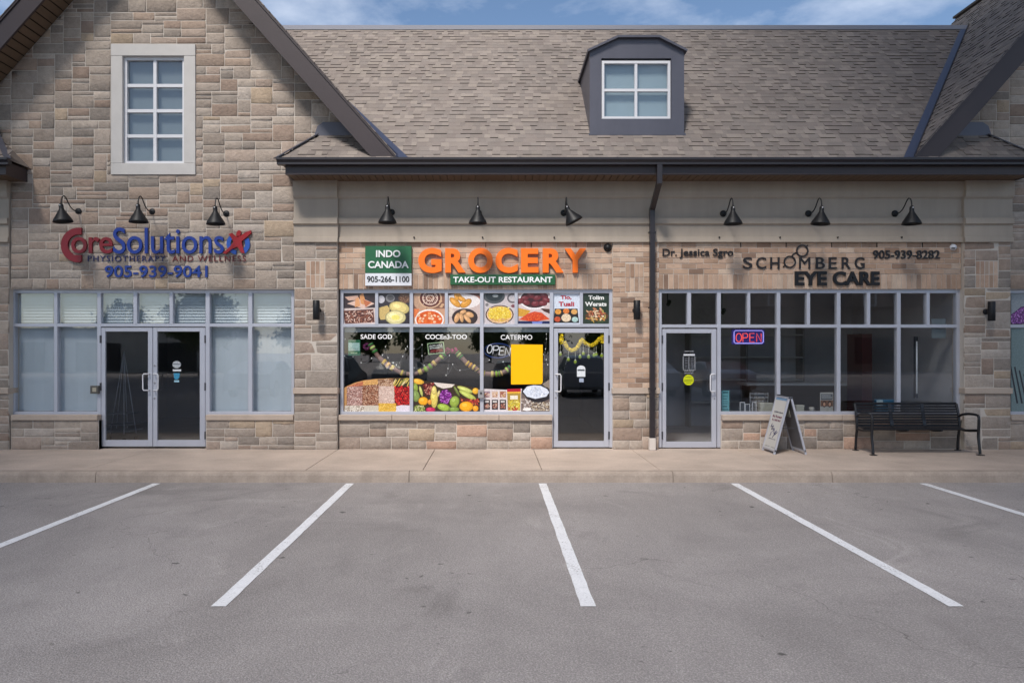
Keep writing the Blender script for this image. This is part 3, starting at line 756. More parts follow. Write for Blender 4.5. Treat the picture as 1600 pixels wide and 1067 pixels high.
k = MB(); k.box(wx0, wx1, yd + .14, yd + .15, wz0, wz1, C(158, 172, 176)); part(k, 'window_blind', M_paper, do)

# gable window
W_ = MB(); ss = C(196, 192, 188); gy0, gy1 = -.035, .12
W_.bbox(X(173, gy0), X(305, gy0), gy0, gy1, Z(87.5, gy0) + .002, Z(69, gy0), ss, .005); W_.bbox(X(173, gy0), X(305, gy0), gy0, gy1, Z(273, gy0), Z(255, gy0) - .002, ss, .005)
W_.bbox(X(173, gy0), X(191, gy0), gy0 + .002, gy1, Z(255, gy0), Z(87.5, gy0), ss, .005); W_.bbox(X(287, gy0), X(305, gy0), gy0 + .002, gy1, Z(255, gy0), Z(87.5, gy0), ss, .005)
wo_ = part(W_, 'window_surround', M_cast, label='pale cut stone surround of the tall gable window')
k = MB(); yv = .03
ring(k, X(191, gy0), X(287, gy0), Z(255, gy0), Z(87.5, gy0), yv, .1, .05, ss, 2, 4, .055); part(k, 'window_frame', M_white, wo_)
k = MB(); k.box(X(194), X(285), yv + .045, yv + .05, Z(253), Z(90)); part(k, 'window_pane', M_glass2, wo_)
k = MB(); k.box(X(190), X(288), yv + .12, yv + .13, Z(257), Z(86), C(120, 128, 130)); part(k, 'window_blind', M_paper, wo_)

# ------------------------------------------------------------------ shopfronts
YS = 0.09
def shopfront(label, x0, x1, verts, transom, bottom_spans, lites, head=(453, 458)):
    """all numbers in photo pixels on the plane YS"""
    y = YS; c = C(186, 188, 198); k = MB()
    for a, b_, p0, p1 in verts: k.bbox(X(a, y), X(b_, y), y, y + .11, Z(p1, y), Z(p0, y), c, .004)
    k.bbox(X(x0, y), X(x1, y), y + .003, y + .108, Z(head[1], y), Z(head[0] - 1, y), c, .003)
    k.bbox(X(x0, y), X(x1, y), y + .003, y + .108, Z(transom[1], y), Z(transom[0], y), c, .003)
    for a, b_ in bottom_spans: k.bbox(X(a, y), X(b_, y), y - .004, y + .108, Z(648.4, y), Z(643, y), c, .004)
    fo = part(k, 'shopfront_frame', M_alu, label=label)
    for a, b_, p0, p1 in lites:
        k = MB(); k.box(X(a, y) - .008, X(b_, y) + .008, y + .045, y + .051, Z(p1, y) - .008, Z(p0, y) + .008); part(k, 'glass_pane', M_glass, fo)
    return fo
def door(label, a, b_, g0, g1, top, gt, gb, bot, hinge_x):
    y = YS + .012; k = MB(); c = C(196, 198, 206)
    k.bbox(X(a, y), X(g0, y), y, y + .05, Z(bot, y), Z(top, y), c, .004); k.bbox(X(g1, y), X(b_, y), y, y + .05, Z(bot, y), Z(top, y), c, .004)
    k.bbox(X(g0, y), X(g1, y), y + .002, y + .048, Z(gt, y), Z(top, y), c, .003); k.bbox(X(g0, y), X(g1, y), y + .002, y + .048, Z(bot, y), Z(gb, y), c, .003)
    o = part(k, 'door', M_alu, label=label)
    k = MB(); k.box(X(g0, y) - .006, X(g1, y) + .006, y + .022, y + .028, Z(gb, y) - .006, Z(gt, y) + .006); part(k, 'door_glass', M_glass, o)
    for pz in (530, 604, 680):
        k = MB(); k.box(X(hinge_x, y) - .014, X(hinge_x, y) + .014, y - .014, y + .0, Z(pz + 6, y), Z(pz - 6, y), C(60, 60, 66)); part(k, 'hinge', M_vc, o)
    return o
def pull(o, xc, side, y=YS + .012, z0=609.5, z1=584):
    k = MB(); x1_ = X(xc, y); w = side * .085; za, zb = Z(z0, y), Z(z1, y)
    pts = [(x1_, y, zb), (x1_, y - .055, zb), (x1_ + w * .8, y - .065, zb), (x1_ + w, y - .065, zb - .025), (x1_ + w, y - .065, za + .025), (x1_ + w * .8, y - .065, za), (x1_, y - .055, za), (x1_, y, za)]
    k.tube(pts, .011, 8, C(220, 220, 224)); part(k, 'door_handle', M_white, o)
def lock(o, xc, pys, y=YS + .012):
    for py in pys:
        k = MB(); k.lathe([(0, .012), (.014, .012), (.016, 0)], Matrix.Translation((X(xc, y), y, Z(py, y))) @ Matrix.Rotation(R(90), 4, 'X'), 12, C(150, 150, 155))
        part(k, 'door_lock', M_vc, o)
# left shop
T0, T1, TB = 458, 505.5, 643
tm = [(22, 84), (89.5, 151.5), (157.5, 208), (214, 264.5), (270, 321.5), (327.5, 387.5), (394, 455)]
vL = [(17, 22, 452, 649)] + [(84, 89.5, 456, 647), (151.5, 157.5, 456, 698)] + [(208, 214, 456, 507), (264.5, 270, 456, 507)] + [(321, 327.5, 456, 698), (387.5, 394, 456, 647), (455, 459.5, 452, 649)]
big = [(22, 84), (89.5, 151.5), (327.5, 387.5), (394, 455)]
sfL = shopfront('silver aluminium shopfront frame of the physiotherapy clinic', 17, 459.5, vL, (505.5, 510.5), [(17, 154), (324, 459.5)], [(a, b_, T0, T1) for a, b_ in tm] + [(a, b_, 510.5, TB) for a, b_ in big])
d1 = door('left leaf of the double glass door', 158, 238.2, 164.5, 231, 512, 518, 687.5, 697.5, 157.5); pull(d1, 233.5, -1)
d2 = door('right leaf of the double glass door', 239, 320.5, 245.5, 312, 512, 518, 687.5, 697.5, 321); pull(d2, 238.6 + 3.5, 1); lock(d2, 241.5, (571, 598, 622))
# grocery
tg = [(536.5, 586), (591, 640), (645.5, 695), (700, 750), (755.5, 804), (809, 859), (864.5, 906), (911, 952)]
vG = [(531.5, 536.5, 452, 649)] + [(a, b_, 456, q) for a, b_, q in ((586, 591, 508), (640, 645.5, 647), (695, 700, 508), (750, 755.5, 647), (804, 809, 508), (906, 911, 508))] + [(859, 864.8, 456, 699), (952, 957, 452, 699)]
shopfront('silver aluminium shopfront frame of the grocery', 531.5, 957, vG, (506, 511), [(531.5, 862)], [(a, b_, 458, 506) for a, b_ in tg] + [(536.5, 640, 511, 643), (645.5, 750, 511, 643), (755.5, 859, 511, 643)])
d3 = door('grocery glass door with a yellow garland behind it', 865.5, 951.5, 872, 944, 513, 520, 689, 698.5, 951.5); pull(d3, 868.5, 1, z0=611.5, z1=584.5); lock(d3, 868.3, (621,))
# eye care
te = [(1034, 1074), (1080, 1121), (1126.5, 1168), (1172.5, 1214), (1219.5, 1261), (1266, 1308), (1313.5, 1355), (1360, 1402), (1407.5, 1448), (1453, 1495)]
vE = [(1029, 1034, 452, 699), (1074, 1080, 456, 508), (1120.8, 1126.5, 456, 699)] + [(a, b_, 456, 508) for a, b_ in ((1168, 1172.5), (1261, 1266), (1355, 1360), (1448, 1453))] + [(1214, 1219.5, 456, 647), (1308, 1313.5, 456, 647), (1402, 1407.5, 456, 647), (1495, 1500.5, 452, 649)]
shopfront('silver aluminium shopfront frame of the eye care shop', 1029, 1500.5, vE, (507, 512), [(1123, 1500.5)], [(a, b_, 458, 507) for a, b_ in te] + [(1126.5, 1214, 512, 643), (1219.5, 1308, 512, 643), (1313.5, 1402, 512, 643), (1407.5, 1495, 512, 643)])
d4 = door('eye care glass door with opening hours on it', 1035, 1119.5, 1041, 1112, 514, 520.5, 690, 699, 1034.5); pull(d4, 1115.8, -1, z0=611.5, z1=584.5); lock(d4, 1116, (622,))
# right edge shop
shopfront('silver aluminium shopfront frame at the right edge', 1577, 1982, [(1577, 1579, 452, 649), (1978, 1982, 452, 649)] + [(q, q + 5, 456, 647) for q in (1640, 1725, 1810, 1895)], (507, 512), [(1577, 1982)], [(a, b, c_, d_) for a, b in ((1579, 1640), (1645, 1725), (1730, 1810), (1815, 1895), (1900, 1978)) for c_, d_ in ((458, 507), (512, 643))])

# interiors
k = MB()
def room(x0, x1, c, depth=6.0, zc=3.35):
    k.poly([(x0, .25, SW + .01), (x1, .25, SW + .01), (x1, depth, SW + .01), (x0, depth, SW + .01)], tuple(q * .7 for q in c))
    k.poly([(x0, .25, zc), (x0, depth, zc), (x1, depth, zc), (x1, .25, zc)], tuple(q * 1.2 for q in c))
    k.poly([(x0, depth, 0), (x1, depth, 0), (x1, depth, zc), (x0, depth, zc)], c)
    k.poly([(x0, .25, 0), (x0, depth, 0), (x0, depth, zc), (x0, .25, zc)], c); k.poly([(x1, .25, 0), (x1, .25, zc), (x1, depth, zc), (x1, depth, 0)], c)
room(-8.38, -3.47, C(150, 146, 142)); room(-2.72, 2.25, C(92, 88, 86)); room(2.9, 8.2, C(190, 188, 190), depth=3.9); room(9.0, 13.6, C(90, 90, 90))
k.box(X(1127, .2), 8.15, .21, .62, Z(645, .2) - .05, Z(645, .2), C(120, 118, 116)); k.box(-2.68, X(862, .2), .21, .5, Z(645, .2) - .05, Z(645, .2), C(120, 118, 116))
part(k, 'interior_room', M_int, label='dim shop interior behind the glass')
# outer shell
k = MB(); c = C(150, 136, 122)
k.box(-14, -8.42, .35, .5, 0, 4.8, c); k.box(-12.5, 15, 7.6, 7.8, 0, 5, c)
k.box(-2.7, 9, .3, .32, 3.5, 5.0, c); k.box(-8.4, -3.5, .3, .32, 3.4, 4.9, c); k.box(9.0, 13.6, .3, .32, 3.4, 4.9, c)
part(k, 'outer_wall', M_int)


# ------------------------------------------------------------------ gooseneck lamps
def make_lamp():
    root = empty('wall_lamp', (0, 0, 0), 'x', 'wall lamp')
    k = MB(); Mw = Matrix.Rotation(R(90), 4, 'X')
    k.lathe([(0, .03), (.035, .03), (.055, .018), (.058, 0)], Mw, 24, C(26, 27, 31)); k.build('back_plate', M_black, root)
    k = MB(); pr = [(0, 0), (.08, -.012), (.16, -.008), (.24, .025), (.30, .075), (.345, .125), (.385, .163), (.43, .18), (.472, .163), (.5, .12), (.512, .07), (.515, .02)]
    k.tube([(0, -a, b) for a, b in pr], .0095, 10, C(26, 27, 31)); k.build('arm', M_black, root)
    k = MB(); k.lathe([(0, .035), (.018, .035), (.03, .02), (.036, 0), (.036, -.05), (.045, -.075), (.06, -.10), (.098, -.165), (.142, -.235), (.152, -.262), (.155, -.275), (.149, -.276), (.138, -.24), (.09, -.16), (.03, -.09), (0, -.09)], Matrix(), 36, C(26, 27, 31))
    sh = k.build('lamp_shade', M_black, root); sh.location = (0, -.515, 0)
    k = MB(); k.lathe([(0, .012), (.008, .010), (.011, 0)], Matrix.Translation((0, -.037, .0)) @ Mw, 10, C(215, 215, 215)); kb = k.build('knob', M_white, root); kb.location = (0, -.515, 0)
    return root
lamp0 = make_lamp()
def copy_tree(o, loc, label):
    c = o.copy(); scene.collection.objects.link(c); c.location = loc; c['label'] = label
    for ch in list(o.children):
        d = ch.copy(); scene.collection.objects.link(d); d.parent = c
        for g2 in list(ch.children):
            e2 = g2.copy(); scene.collection.objects.link(e2); e2.parent = d
    return c
LP = [(123, 330.5, 0.0, 7, 'black gooseneck lamp over the big red letter C'), (238.4, 331, 0, 2, 'black gooseneck lamp over the blue word on the stone wall'),
      (354, 334, 0, 2, 'black gooseneck lamp over the red figure of the physiotherapy sign'), (612, 332, .02, 0, 'black gooseneck lamp above the green and white board'),
      (747.5, 333, .02, 0, 'black gooseneck lamp above the middle of the orange lettering'), (881, 333, .02, 27, 'black gooseneck lamp with its shade knocked askew'),
      (1130, 334, .02, 0, 'black gooseneck lamp above the doctor name, right of the downspout'), (1263, 334, .02, -5, 'black gooseneck lamp above the spectacles emblem'),
      (1398, 334, .02, -1, 'black gooseneck lamp above the eye care phone number')]
for i, (px, py, yy, tilt, lb) in enumerate(LP):
    loc = (X(px, yy), yy, Z(py, yy)); o = lamp0 if i == 0 else copy_tree(lamp0, loc, lb)
    o.location = loc; o['label'] = lb; o['group'] = 'gooseneck wall lamps over the shop signs'
    for ch in o.children:
        if ch.name.startswith(('lamp_shade', 'knob')): ch.rotation_euler = (0, R(-tilt), 0)

# sconces
def make_sconce():
    root = empty('wall_sconce', (0, 0, 0), 'x', 'wall light'); k = MB()
    k.lathe([(0, .165), (.052, .165), (.058, .16), (.058, -.16), (.052, -.165), (0, -.165)], Matrix.Translation((0, -.15, 0)), 28, C(30, 30, 33)); k.build('lamp_tube', M_black, root)
    k = MB(); k.lathe([(0, .03), (.045, .03), (.05, 0)], Matrix.Rotation(R(90), 4, 'X'), 20, C(30, 30, 33)); k.box(-.022, .022, -.12, -.02, -.03, .03); k.build('bracket', M_black, root)
    return root
sc0 = make_sconce()
for i, (px, py, yy, lb) in enumerate([(497.5, 485, -.05, 'black tube wall light on the stone pilaster left of the grocery'), (992.5, 485, .02, 'black tube wall light on the brick pier beside the downspout'),
                                      (1540, 487, -.05, 'black tube wall light on the stone pilaster above the bench end')]):
    loc = (X(px, yy), yy, Z(py, yy)); o = sc0 if i == 0 else copy_tree(sc0, loc, lb); o.location = loc; o['label'] = lb; o['group'] = 'black up and down wall lights'

# ------------------------------------------------------------------ signs
def sroot(name, px, py, y, label, cat='sign'): return empty(name, (X(px, y), y, Z(py, y)), label, cat)
RED, BLU = C(126, 24, 36), C(24, 54, 140)
r_ = sroot('sign', 242, 395, -.05, 'red and blue raised lettering of a physiotherapy clinic with phone number', 'sign')
y0, y1 = -.05, -.012
def arc_band(mb, cx, cz, ro, ri, a0, a1, y0, y1, col, n=40, sx=1.0):
    o = [(cx + ro * sx * math.cos(R(a0 + (a1 - a0) * i / n)), cz + ro * math.sin(R(a0 + (a1 - a0) * i / n))) for i in range(n + 1)]
    q = [(cx + ri * sx * math.cos(R(a0 + (a1 - a0) * i / n)), cz + ri * math.sin(R(a0 + (a1 - a0) * i / n))) for i in range(n + 1)]
    b = len(mb.v)
    for i in range(n + 1):
        for p in (o[i], q[i]): mb.v += [(p[0], y0, p[1]), (p[0], y1, p[1])]
    for i in range(n):
        a = b + i * 4; c = a + 4
        for f in ((a, c, c + 2, a + 2), (a + 1, a + 3, c + 3, c + 1), (a, a + 1, c + 1, c), (a + 2, c + 2, c + 3, a + 3)): mb.grid(f, col)
    mb.grid((b, b + 2, b + 3, b + 1), col); e = b + n * 4; mb.grid((e, e + 1, e + 3, e + 2), col)
k = MB(); sp = FPX / (y0 - CY)
arc_band(k, X(122, y0), Z(383, y0), 27 / sp, 16.5 / sp, 84, 276, y0, y1, RED)
k.prism([(X(121), Z(367)), (X(129.5), Z(367)), (X(129.5), Z(356.6)), (X(121), Z(356.6))][::1], y0 - .0007, y1, RED); k.prism([(X(121), Z(409.4)), (X(129.5), Z(409.4)), (X(129.5), Z(399)), (X(121), Z(399))], y0 - .0007, y1, RED)
k.build('big_letter', M_letter, r_)
k = MB(); ptext(k, 'ore', 111, 175.5, 370.5, 396, y0, y1, RED, offset=.008, spacing=.95); k.build('lettering', M_letter, r_)
k = MB(); ptext(k, 'Solutions', 176.5, 349.5, 355.5, 396.5, y0, y1, BLU, offset=.003, spacing=.97); k.build('lettering', M_letter, r_)
k = MB(); ptext(k, 'PHYSIOTHERAPY', 137, 258, 399.5, 408.5, y0 + .02, y1, C(46, 48, 96), offset=-.004, spacing=1.2); k.build('lettering', M_letter, r_)
k = MB(); ptext(k, 'AND WELLNESS', 269, 384, 399.5, 408.5, y0 + .02, y1, C(110, 44, 46), offset=-.004, spacing=1.2); k.build('lettering', M_letter, r_)
k = MB(); ptext(k, '905-939-9041', 163.5, 324, 415, 433.5, y0 + .015, y1, C(28, 58, 138), offset=.012); k.build('lettering', M_letter, r_)
def zp(zx, zy, y=y0): return (X(60 + zx / 4.444, y), Z(290 + zy / 4.444, y))
k = MB(); cx, cz = zp(1380, 403); arc_band(k, cx, cz, .215, .135, 28, -52, y0 + .012, y1, C(40, 84, 170), sx=1.0)
arc_band(k, cx - .0, cz, .19, .12, 120, 262, y0 + .012, y1, C(40, 84, 170)); k.build('blue_ring', M_letter, r_)
k = MB()
k.prism([zp(*p) for p in ((1282, 468), (1330, 425), (1355, 392), (1340, 362), (1322, 338), (1345, 330), (1368, 352), (1400, 352), (1440, 325), (1476, 312), (1478, 330), (1446, 358), (1412, 388), (1416, 415), (1432, 468), (1412, 470), (1382, 425), (1348, 438), (1300, 476))], y0 - .01, y1, C(150, 26, 34))
hx, hz = zp(1390, 335); k.prism([(hx + .042 * math.cos(R(a)) * .9 + .012 * math.sin(R(a)), hz + .06 * math.sin(R(a))) for a in range(0, 360, 20)], y0 - .01, y1, C(150, 26, 34))
k.build('red_figure', M_letter, r_)
# grocery signs
GRN = C(38, 98, 64)
bd = .0
r_ = sroot('sign_board', 606, 416, bd, 'square green board over a white phone number panel')
k = MB(); k.bbox(X(570.5, -.01), X(643, -.01), -.01, .045, Z(427, -.01) + .001, Z(384.5, -.01), GRN, .004); k.build('green_panel', M_letter, r_)
k = MB(); k.bbox(X(570.5, -.01), X(643, -.01), -.008, .045, Z(446.5, -.01), Z(427, -.01) - .001, C(222, 224, 230), .004); k.build('white_panel', M_letter, r_)
k = MB(); ptext(k, 'INDO', 587.5, 625.5, 391, 402, -.022, -.008, C(236, 238, 238), offset=.024); k.build('lettering', M_letter, r_)
k = MB(); ptext(k, 'CANADA', 575, 638.5, 408, 419, -.022, -.008, C(236, 238, 238), offset=.024); k.build('lettering', M_letter, r_)
k = MB(); ptext(k, '905-266-1100', 573.5, 639.5, 431.5, 441, -.014, -.006, C(30, 32, 32), offset=.018); k.build('lettering', M_letter, r_)
r_ = sroot('sign', 785, 407, bd, 'large raised orange lettering above the grocery window')
x = [653.5, 695.5, 731.5, 774, 814, 848, 882]; xe = [690, 727.5, 770, 809, 841.5, 881, 916]
ORA = C(250, 118, 18)
for ch, a, b2 in zip('GROCERY', x, xe):
    k = MB(); rr = 0.6 if ch in 'GOC' else 0
    ptext(k, ch, a, b2, 388 - rr, 426 + rr, -.02, .03, ORA, offset=.045); k.build("letter", M_letter, r_)
r_ = sroot('sign_board', 785, 437, bd, 'long narrow green board with white lettering under the orange letters')
k = MB(); k.bbox(X(703.5, -.005), X(867.5, -.005), -.005, .045, Z(445, -.005), Z(429, -.005), C(34, 92, 56), .003); k.build('green_panel', M_letter, r_)
k = MB(); ptext(k, 'TAKE-OUT RESTAURANT', 708, 863, 432.5, 441.5, -.016, -.003, C(238, 240, 240), offset=.022); k.build('lettering', M_letter, r_)
# eye care sign
BK = C(34, 30, 32)
yb0, yb1 = .022, .046
r_ = sroot('sign', 1090, 396, yb0, 'black lettering of the doctor name right of the downspout')
k = MB(); ptext(k, 'Dr. Jessica Sgro', 1035.5, 1146, 388.5, 403.5, yb0, yb1, BK, offset=.01); k.build('lettering', M_letter, r_)
r_ = sroot('sign', 1416, 398, yb0, 'black raised phone number of the eye care shop')
k = MB(); ptext(k, '905-939-8282', 1364.5, 1469, 391, 404.5, yb0, yb1, BK, offset=.014); k.build('lettering', M_letter, r_)
r_ = sroot('sign', 1268, 415, yb0, 'thin black eye care shop lettering with a pair of round spectacles in it')
def e3(x, y): return (1150 + x / 6.4, 370 + y / 6.4)
for ch, a, b2 in (('S', 72, 165), ('C', 205, 303), ('H', 345, 437), ('M', 634, 745), ('B', 800, 890), ('E', 930, 1010), ('R', 1060, 1148), ('G', 1190, 1288)):
    k = MB(); ptext(k, ch, 1150 + a / 6.4, 1150 + b2 / 6.4, 370 + 204 / 6.4, 370 + 320 / 6.4, yb0, yb1, BK, offset=(0.0 if ch == 'M' else .008)); k.build('letter', M_letter, r_)
k = MB(); s_ = FPX / (yb0 - CY)
c1, c2 = e3(540, 250), e3(665, 140)
for c_ in (c1, c2): arc_band(k, X(c_[0], yb0), Z(c_[1], yb0), 9.6 / s_, 7.6 / s_, 0, 360, yb0, yb1, BK, n=48)
def e3w(x, y): q = e3(x, y); return (X(q[0], yb0), (yb0 + yb1) / 2, Z(q[1], yb0))
k.tube([e3w(565, 192), e3w(575, 172), e3w(592, 162), e3w(612, 160)], .012, 8, BK); k.tube([e3w(490, 288), e3w(474, 300)], .012, 8, BK); k.tube([e3w(704, 98), e3w(722, 82)], .012, 8, BK)
k.build('spectacles', M_letter, r_)
k = MB(); ptext(k, 'EYE', 1242.5, 1292.5, 424, 446, yb0 - .01, yb1, C(20, 18, 20), offset=.035); k.build('lettering', M_letter, r_)
k = MB(); ptext(k, 'CARE', 1302, 1375, 424, 446, yb0 - .01, yb1, C(20, 18, 20), offset=.035); k.build('lettering', M_letter, r_)
# cameras and small boxes
r_ = sroot('dome_camera', 949, 387, .05, 'round black dome camera right of the orange letters', 'camera')
k = MB(); T_ = Matrix.Translation((X(949.5, .04), .045, Z(387, .04))) @ Matrix.Rotation(R(90), 4, 'X')
k.lathe([(0, .012), (.07, .012), (.074, 0)], T_, 24, C(40, 38, 40)); k.build('base', M_black, r_)
k = MB(); k.lathe([(.058 * math.sin(R(a)), .012 + .06 * math.cos(R(a))) for a in range(0, 91, 10)], T_, 24, C(28, 28, 30)); k.build('dome', M_black, r_)
r_ = sroot('security_sensor', 1489, 387, .05, 'small white security sensor under the frieze at the right pilaster', 'sensor')
k = MB(); T_ = Matrix.Translation((X(1489, .04), .045, Z(386.5, .04))) @ Matrix.Rotation(R(100), 4, 'X')
k.lathe([(0, .06), (.03, .056), (.052, .03), (.058, 0)], T_, 20, C(200, 198, 194)); k.build('housing', M_white, r_)
k = MB(); k.bbox(X(1489, 0) - .03, X(1489, 0) + .03, -.022, .0, Z(388, 0) - .012, Z(388, 0) + .012, C(90, 88, 88), .004); k.build('lens', M_vc, r_)
r_ = sroot('intercom', 148, 609, .05, 'small grey entry keypad box left of the double door', 'keypad')
k = MB(); k.bbox(X(141.5, .05), X(154.5, .05), .03, .09, Z(615, .05), Z(602.5, .05), C(88, 86, 82), .006); k.build('case', M_vc, r_)
k = MB(); k.bbox(X(144.5, .03), X(150.5, .03), .024, .03, Z(612, .03), Z(605.5, .03), C(166, 158, 140), .002); k.build('keypad', M_vc, r_)
r_ = sroot('lock_box', 751, 615, .05, 'small steel box on the mullion between produce and flour posters', 'lock box')
k = MB(); k.bbox(X(747, .05), X(756, .05), .035, .09, Z(622, .05), Z(609, .05), C(150, 148, 150), .006); k.build('case', M_vc, r_)
k = MB(); k.lathe([(0, .01), (.018, .01), (.02, 0)], Matrix.Translation((X(751.5, .035), .035, Z(614, .035))) @ Matrix.Rotation(R(90), 4, 'X'), 14, C(70, 68, 70)); k.build('dial', M_vc, r_)

# ------------------------------------------------------------------ printed window films
YV = .131
class Paint:
    def __init__(s, rect, off, sc, y=YV, seed=1):
        s.rect = rect; s.off = off; s.sc = sc; s.y = y; s.mb = MB(); s.n = 0; s.r = random.Random(seed)
    def w(s, p): return (s.off[0] + p[0] / s.sc, s.off[1] + p[1] / s.sc)
    def add(s, pts, col, y=None):
        q = [s.w(p) for p in pts]; a, b, c, d = s.rect
        for cl in ((1, 0, b), (-1, 0, -a), (0, 1, d), (0, -1, -c)):
            q = clip_poly(q, *cl)
            if len(q) < 3: return
        if y is None: s.n += 1; y = s.y - s.n * 2.5e-5
        s.mb.poly([(X(p[0], y), y, Z(p[1], y)) for p in q], col)
    def bg(s, col):
        a, b, c, d = s.rect; y = s.y
        s.mb.box(X(a, y), X(b, y), y, y + .0015, Z(d, y), Z(c, y), col)
    def ell(s, cx, cy, rx, ry, col, rot=0, n=22, jit=0.0, y=None, a0=0, a1=360):
        cr, sr = math.cos(R(rot)), math.sin(R(rot)); pts = []
        full = (a1 - a0) >= 360; m_ = n if full else n + 1
        for i in range(m_):
            th = R(a0 + (a1 - a0) * i / n); k_ = 1 + s.r.uniform(-jit, jit); u, v = rx * k_ * math.cos(th), ry * k_ * math.sin(th)
            pts.append((cx + u * cr - v * sr, cy + u * sr + v * cr))
        s.add(pts, col, y)
    def ball(s, cx, cy, rx, ry, col, rot=0, jit=0.0):
        """round printed fruit: dark rim, body, highlight"""
        s.ell(cx, cy, rx * 1.06, ry * 1.06, tuple(q * .35 for q in col), rot, jit=jit)
        s.ell(cx, cy, rx, ry, tuple(q * .75 for q in col), rot, jit=jit)
        s.ell(cx - rx * .08, cy - ry * .1, rx * .82, ry * .82, col, rot, jit=jit)
        s.ell(cx - rx * .25, cy - ry * .3, rx * .4, ry * .35, tuple(min(1, q * 1.25 + .05) for q in col), rot)
    def grains(s, poly, step, rx, ry, cols, inside=None):
        s.n += 1; y = s.y - s.n * 2.5e-5
        xs = [p[0] for p in poly]; ys = [p[1] for p in poly]; yy = min(ys)
        def inp(x, yv):
            c = False; n = len(poly)
            for i in range(n):
                a, b = poly[i], poly[(i + 1) % n]
                if (a[1] > yv) != (b[1] > yv) and x < (b[0] - a[0]) * (yv - a[1]) / (b[1] - a[1]) + a[0]: c = not c
            return c
        row = 0
        while yy < max(ys):
            xx = min(xs) + (step / 2 if row % 2 else 0)
            while xx < max(xs):
                px, py = xx + s.r.uniform(-.22, .22) * step, yy + s.r.uniform(-.22, .22) * step
                if inp(px, py): s.ell(px, py, rx * s.r.uniform(.7, 1.1), ry * s.r.uniform(.7, 1.1), vary(s.r.choice(cols), .12, s.r), s.r.uniform(0, 180), n=7, y=y)
                xx += step
            yy += step * .86; row += 1
    def done(s, label, cat='poster', group=None, name='window_poster'):
        a, b, c, d = s.rect; o = s.mb.build(name, M_print, origin=(X((a + b) / 2, s.y), s.y, Z(d, s.y)))
        return reg(o, label, cat, group)
G1 = 'food photo films in the transom panes over the grocery window'
Q5 = ((530, 450), 5.335); Q6 = ((700, 450), 5.335)
DK = C(58, 44, 48)
P = Paint((536.5, 586, 458, 506), *Q5, seed=1); P.bg(DK)
P.add([(30, 170), (300, 165), (300, 300), (30, 300)], C(214, 196, 190))
P.add([(45, 75), (160, 60), (150, 100), (80, 105)], C(206, 168, 150)); P.add([(65, 130), (190, 85), (295, 130), (200, 172)], C(222, 188, 172)); P.add([(170, 60), (200, 40), (215, 100), (240, 150), (180, 130)], C(214, 150, 96))
P.add([(135, 90), (165, 75), (175, 150), (130, 160)], C(220, 158, 110)); P.add([(200, 95), (270, 120), (220, 160)], C(190, 110, 72))
P.add([(30, 190), (285, 175), (295, 285), (50, 300)], C(100, 58, 50)); P.grains([(38, 192), (280, 182), (285, 285), (50, 292)], 19, 13, 5, [C(226, 196, 180), C(150, 92, 70), C(196, 150, 130), C(86, 50, 42)])
P.done('food photo of folded flatbread over a tray of dark grilled meat', group=G1)
P = Paint((591, 640, 458, 506), *Q5, seed=2); P.bg(C(54, 48, 54)); P.ell(350, 95, 30, 32, C(196, 194, 200)); P.ell(425, 85, 38, 35, C(128, 126, 128)); P.ell(428, 82, 28, 22, C(90, 88, 90))
P.ell(545, 85, 52, 45, C(92, 66, 52)); P.grains([(500, 50), (590, 50), (590, 120), (510, 120)], 13, 5, 4, [C(170, 130, 100), C(120, 80, 60)])
P.add([(332, 165), (400, 145), (420, 170), (415, 260), (345, 265), (330, 230)], C(204, 176, 110)); P.ball(500, 165, 82, 50, C(226, 206, 132), 12); P.ball(470, 245, 82, 56, C(234, 222, 160), 0, .02)
P.ell(470, 245, 35, 22, C(238, 226, 120)); P.done('food photo of puffed round breads with a small bowl of spice', group=G1)
P = Paint((645.5, 695, 458, 506), *Q5, seed=3); P.bg(C(126, 86, 70)); P.ell(685, 100, 70, 82, C(186, 150, 124)); P.ell(758, 85, 98, 84, C(208, 172, 140)); P.ell(758, 85, 86, 74, C(94, 44, 40)); P.ell(758, 85, 66, 58, C(214, 186, 168)); P.ell(758, 85, 56, 48, C(98, 48, 42))
P.ell(758, 85, 36, 30, C(206, 178, 160)); P.ell(758, 85, 24, 20, C(120, 70, 50)); P.grains([(700, 40), (820, 40), (820, 135), (700, 135)], 17, 5, 4, [C(226, 200, 184)])
for q in ((845, 110), (862, 140), (850, 155)): P.ell(*q, 14, 10, C(200, 160, 124))
P.add([(615, 172), (885, 172), (885, 300), (615, 300)], C(196, 150, 120)); P.ell(752, 262, 122, 86, C(236, 228, 222)); P.ell(752, 264, 110, 74, C(214, 96, 40)); P.grains([(660, 210), (830, 210), (850, 300), (650, 300)], 27, 15, 11, [C(230, 150, 96), C(222, 110, 50), C(236, 196, 160), C(206, 84, 36)])
P.add([(615, 175), (670, 175), (640, 240), (615, 250)], C(220, 120, 70)); P.done('food photo of a patterned brown bowl above an orange curry', group=G1)
P = Paint((700, 750, 458, 506), *Q6, seed=4); P.bg(C(196, 176, 170)); P.add([(0, 35), (270, 35), (270, 80), (120, 60), (0, 60)], C(92, 56, 50)); P.ell(215, 95, 60, 38, C(150, 100, 84)); P.ell(110, 110, 160, 64, C(226, 218, 216))
for a in ((60, 120, 55, 26, 40), (150, 128, 52, 28, -35), (95, 75, 40, 20, 60), (115, 90, 40, 17, 30), (70, 75, 34, 16, 70)): P.ball(a[0], a[1], a[2], a[3], C(214, 150, 56), a[4])
P.ell(20, 200, 30, 40, C(214, 200, 190)); P.ell(140, 245, 108, 74, C(52, 38, 38))
